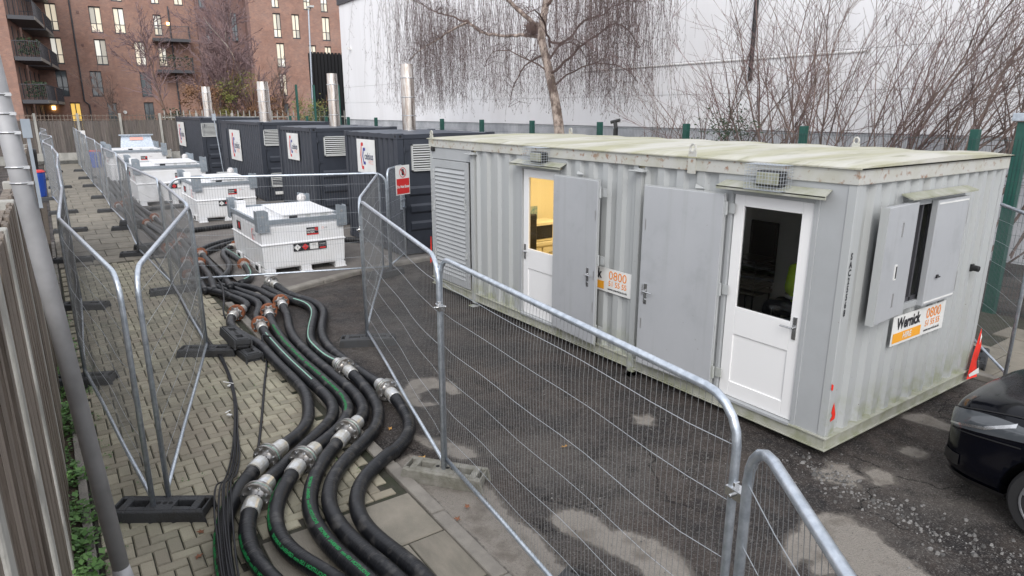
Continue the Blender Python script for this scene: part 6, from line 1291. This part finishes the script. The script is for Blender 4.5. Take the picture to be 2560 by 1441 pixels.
bgtree(1.3,48,8.6,'bare purple-brown tree, leftmost of the tall ones, before the balconies',M['limb'],M['haze'],1,dict(PT1,first=.4))
bgtree(9.6,47,6.5,'thin bare sapling before the right part of the flats',M['stem'],M['stem'],2,dict(PT1,levels=2,rmin=.009))
bgtree(-.6,46,5.2,'small round-headed bare tree just behind the far board fence',M['limb'],M['limb'],1,dict(PT1,dens=[5,5,4],levels=3,first=.45,len=[.5,.5,.4],ang=(.3,.7),r0=.07,rmin=.009))
def bush(x,y,w,d,h,label,m,n,base=.3,s=.11,stems=True,grp='bushes behind the containers'):
    t=thing('bush',label,'bush',(x,y,base),group=grp); q=MB(); cl=[(x+rt_.uniform(-w,w)*.8,y+rt_.uniform(-d,d)*.8,base+h*rt_.uniform(.2,1),rt_.uniform(.3,.6)) for _ in range(int(8+w*6))]
    for i in range(n):
        c=cl[rt_.randrange(len(cl))]; p=Vector((c[0]+rt_.gauss(0,c[3]*.6),c[1]+rt_.gauss(0,c[3]*.6),max(base,c[2]+rt_.gauss(0,c[3]*.5)))); e=Vector((rt_.gauss(0,1),rt_.gauss(0,1),rt_.gauss(0,1))).normalized()*s*rt_.uniform(.4,1); f=e.orthogonal().normalized()*s*.35; q.add([tuple(p-e),tuple(p+f),tuple(p+e),tuple(p-f)],[(0,1,2,3)])
    q.build('leaves',m,t,kind='stuff')
    if stems:
        q0,q1=MB(),MB(); P=dict(seg=.4,wob=.08,trop=(0,0,1),tw=.02,rmin=.009,levels=1,dens=[4],first=.2,ang=(.3,.7),len=[.4],r0=.03)
        for k in range(int(w*7)): grow((q0,q1),Vector((x+rt_.uniform(-w,w),y+rt_.uniform(-d,d),base)),Vector((rt_.gauss(0,.25),0,1)).normalized(),h*rt_.uniform(.8,1.25),.02,0,P,rt_,4)
        q0.v+= []; q0.build('stems',M['russet'],t,kind='stuff'); q1.build('side_twigs',M['russet'],t,kind='stuff')
bush(1.6,45.2,.9,.8,2.9,'dark green evergreen bush beside the board fence',M['dleaf'],1700,s=.14,stems=False)
bush(3.2,45,1.1,.8,4.2,'russet twiggy bush left of the farthest flue',M['russet'],1300)
bush(5.4,45,1.3,.8,5.0,'yellow-green bush between the two far flues',M['hedge'],1900)
bush(7.3,45.5,1.2,.8,4.4,'russet tall bush left of the notched flue',M['russet'],2000)
bush(9.4,42.6,1.2,.6,3.4,'yellow-green low bush right of the notched flue',M['hedge'],1600)
# ---------------------------------------------------------------- parked car
car=thing('parked_car','glossy black hatchback cut off by the right edge, nose toward the cabin','car',(1.07,-3,0))
CX,NY=1.05,-.80; LEN=4.25
ST=[ # t, halfwidth, zbottom, zlow(bumper), zbelt, ztop, topwidth
(0.00,.55,.30,.46,.68,.76,.42),(.05,.70,.24,.46,.72,.82,.52),(.14,.80,.21,.47,.76,.87,.60),(.28,.865,.20,.48,.80,.92,.63),(.50,.895,.20,.49,.84,.965,.65),(.9,.90,.20,.50,.88,1.0,.66),(1.25,.905,.20,.5,.90,1.02,.66),(1.45,.905,.20,.5,.92,1.10,.64),(1.95,.905,.20,.5,.94,1.40,.58),(2.3,.905,.20,.5,.95,1.475,.56),(3.1,.90,.20,.5,.96,1.46,.55),(3.7,.89,.22,.5,.96,1.30,.52),(4.1,.86,.24,.5,.92,1.02,.5),(4.25,.74,.30,.5,.80,.86,.45)]
def csec(t):
    a=np.array(ST); v=[np.interp(t,a[:,0],a[:,i]) for i in range(1,7)]; hw,zb,zl,zs,zt,tw=v
    pts=[(0,zb),(hw*.80,zb),(hw*.95,zb+.03),(hw*1.0,zl-.12),(hw*1.0,zl),(hw*.992,(zl+zs)/2+.02),(hw*.985,zs-.07),(hw*.955,zs),(tw+(hw*.955-tw)*.55,zs+(zt-zs)*.55),(tw,zt-(zt-zs)*.08),(tw*.6,zt),(0,zt+.012)]
    return pts
def cpos(t,k,side,off=0):
    P=csec(t); i=min(int(k),len(P)-2); f=k-i; x=P[i][0]*(1-f)+P[i+1][0]*f; z=P[i][1]*(1-f)+P[i+1][1]*f
    dx,dz=P[i+1][0]-P[i][0],P[i+1][1]-P[i][1]; l=math.hypot(dx,dz)+1e-6; nx,nz_=dz/l,-dx/l; yo=0
    if t<.5: yo=off*(1-t/.5)
    return (CX+side*(x+nx*off),NY-t+yo,z+nz_*off)
q=MB(); ts=[0,.025,.05,.09,.14,.2,.28,.38,.5,.7,.9,1.1,1.25,1.45,1.7,1.95,2.3,2.7,3.1,3.4,3.7,3.9,4.1,4.18,4.25]; K=len(csec(0))
for t in ts:
    P=csec(t); row=[(CX-x,NY-t,z) for x,z in P]+[(CX+x,NY-t,z) for x,z in P[::-1][1:-1]]; q.v+=row
n=2*K-2
for i in range(len(ts)-1):
    for k in range(n): q.f.append((i*n+k,(i+1)*n+k,(i+1)*n+(k+1)%n,i*n+(k+1)%n)); q.m.append(0)
q.f.append(tuple(range(n))); q.m.append(0); q.f.append(tuple((len(ts)-1)*n+k for k in range(n))[::-1]); q.m.append(0)
body=q.build('body',M['carpaint'],car,smooth=True)
bm_=bmesh.new(); bm_.from_mesh(body.data); bmesh.ops.recalc_face_normals(bm_,faces=bm_.faces); bm_.to_mesh(body.data); bm_.free()
md=body.modifiers.new('s','SUBSURF'); md.levels=2; md.render_levels=2
WY=NY-.88
cut=MB()
for wy in (WY,WY-2.6): cut.cyl((CX-1.2,wy,.31),(CX+1.2,wy,.31),.375,40)
cm=cut.mesh('arch',M['black']); co=bpy.data.objects.new('arch',cm); C.objects.link(co); bo=body.modifiers.new('b','BOOLEAN'); bo.operation='DIFFERENCE'; bo.object=co; bo.solver='EXACT'
dg=bpy.context.evaluated_depsgraph_get(); nm=bpy.data.meshes.new_from_object(body.evaluated_get(dg)); body.modifiers.clear(); body.data=nm; bpy.data.objects.remove(co)
X=(Matrix.Translation(car.location)).inverted()
# parts of the car follow its skin
def patch(name,m,t0,t1,k0,k1,side,off,nt_=10,nk=6,shape=None,parent=car):
    q=MB(); vs=[]
    for i in range(nt_+1):
        for j in range(nk+1):
            u,v=i/nt_,j/nk; tt=t0+(t1-t0)*u; ka,kb=(k0,k1) if not shape else shape(u,k0,k1); vs.append(cpos(tt,ka+(kb-ka)*v,side,off))
    q.add(vs,[(i*(nk+1)+j,i*(nk+1)+j+1,(i+1)*(nk+1)+j+1,(i+1)*(nk+1)+j) for i in range(nt_) for j in range(nk)]); return q.build(name,m,parent,smooth=True)
sh1=lambda u,a,b2:(a+.25*u*u,b2-.9*u**2.2)
for s in (-1,1):
    h=patch('headlight',M['headl'],.015,.72,5.35,7.5,s,.007,14,6,sh1); patch('light_strip',M['chrome'],.06,.34,5.60,5.92,s,.010,8,2,lambda u,a,b2:(a+.25*u,b2+.2*u),h); patch('light_strip',M['chrome'],.34,.54,5.80,6.15,s,.010,5,2,lambda u,a,b2:(a+.9*u,b2+.95*u),h)
    patch('bonnet_gap',M['dark'],.05,1.3,7.62,7.72,s,.003,16,1); patch('bumper_gap',M['dark'],.03,.60,4.95,5.02,s,.003,10,1); patch('sill_trim',M['black'],.1,.55,1.2,2.3,s,.006,8,3)
    patch('fog_recess',M['black'],.02,.20,2.9,3.7,s,.005,6,3); patch('windscreen_pillar',M['black'],1.30,1.42,8,9.5,s,.004,4,4)
    patch('side_window',M['pane'],1.75,3.5,7.2,8.9,s,.004,10,4)
    mm=MB(); mm.cbox((CX+s*1.0,NY-1.5,1.0),(.22,.12,.15)); mm.build('mirror',M['carpaint'],car,bevel=.03)
    for k2,wy in enumerate((WY,WY-2.6)):
        q=MB(); xo=CX+s*.90; q.tube([(xo-s*.20,wy,.31),(xo-s*.17,wy,.31),(xo-s*.03,wy,.31),(xo,wy,.31)],[.29,.315,.315,.295],36); w=q.build('wheel',M['tyre'],car,smooth=False)
        q=MB(); q.tube([(xo-s*.01,wy,.31),(xo+s*.004,wy,.31)],[.215,.225],36,caps=False); q.tube([(xo+s*.002,wy+.22*math.cos(a),.31+.22*math.sin(a)) for a in np.linspace(0,2*PI,33)[:-1]],.009,6,closed=True)
        for k3 in range(5):
            a=2*PI*k3/5+.3; q.bar((xo+s*.004,wy+.04*math.cos(a),.31+.04*math.sin(a)),(xo+s*.002,wy+.215*math.cos(a),.31+.215*math.sin(a)),.05,.02,up=(1,0,0))
        q.cyl((xo-s*.01,wy,.31),(xo+s*.012,wy,.31),.05,16); q.build('rim',M['rim'],w)
        q=MB(); q.cyl((xo-s*.03,wy,.31),(xo-s*.012,wy,.31),.225,28); q.build('brake_disc',M['dark'],w)
q=MB(); q.box(CX-.45,CX+.45,NY-.03,NY+.008,.36,.50); q.build('grille',M['black'],car,bevel=.01)
q=MB(); q.box(CX-.65,CX+.65,NY-3.8,NY-.25,.14,.24); q.build('underbody',M['black'],car)
q=MB()
for s in (-1,1):
    P=[]; 
q.build('arch_trim',M['black'],car) if q.v else None
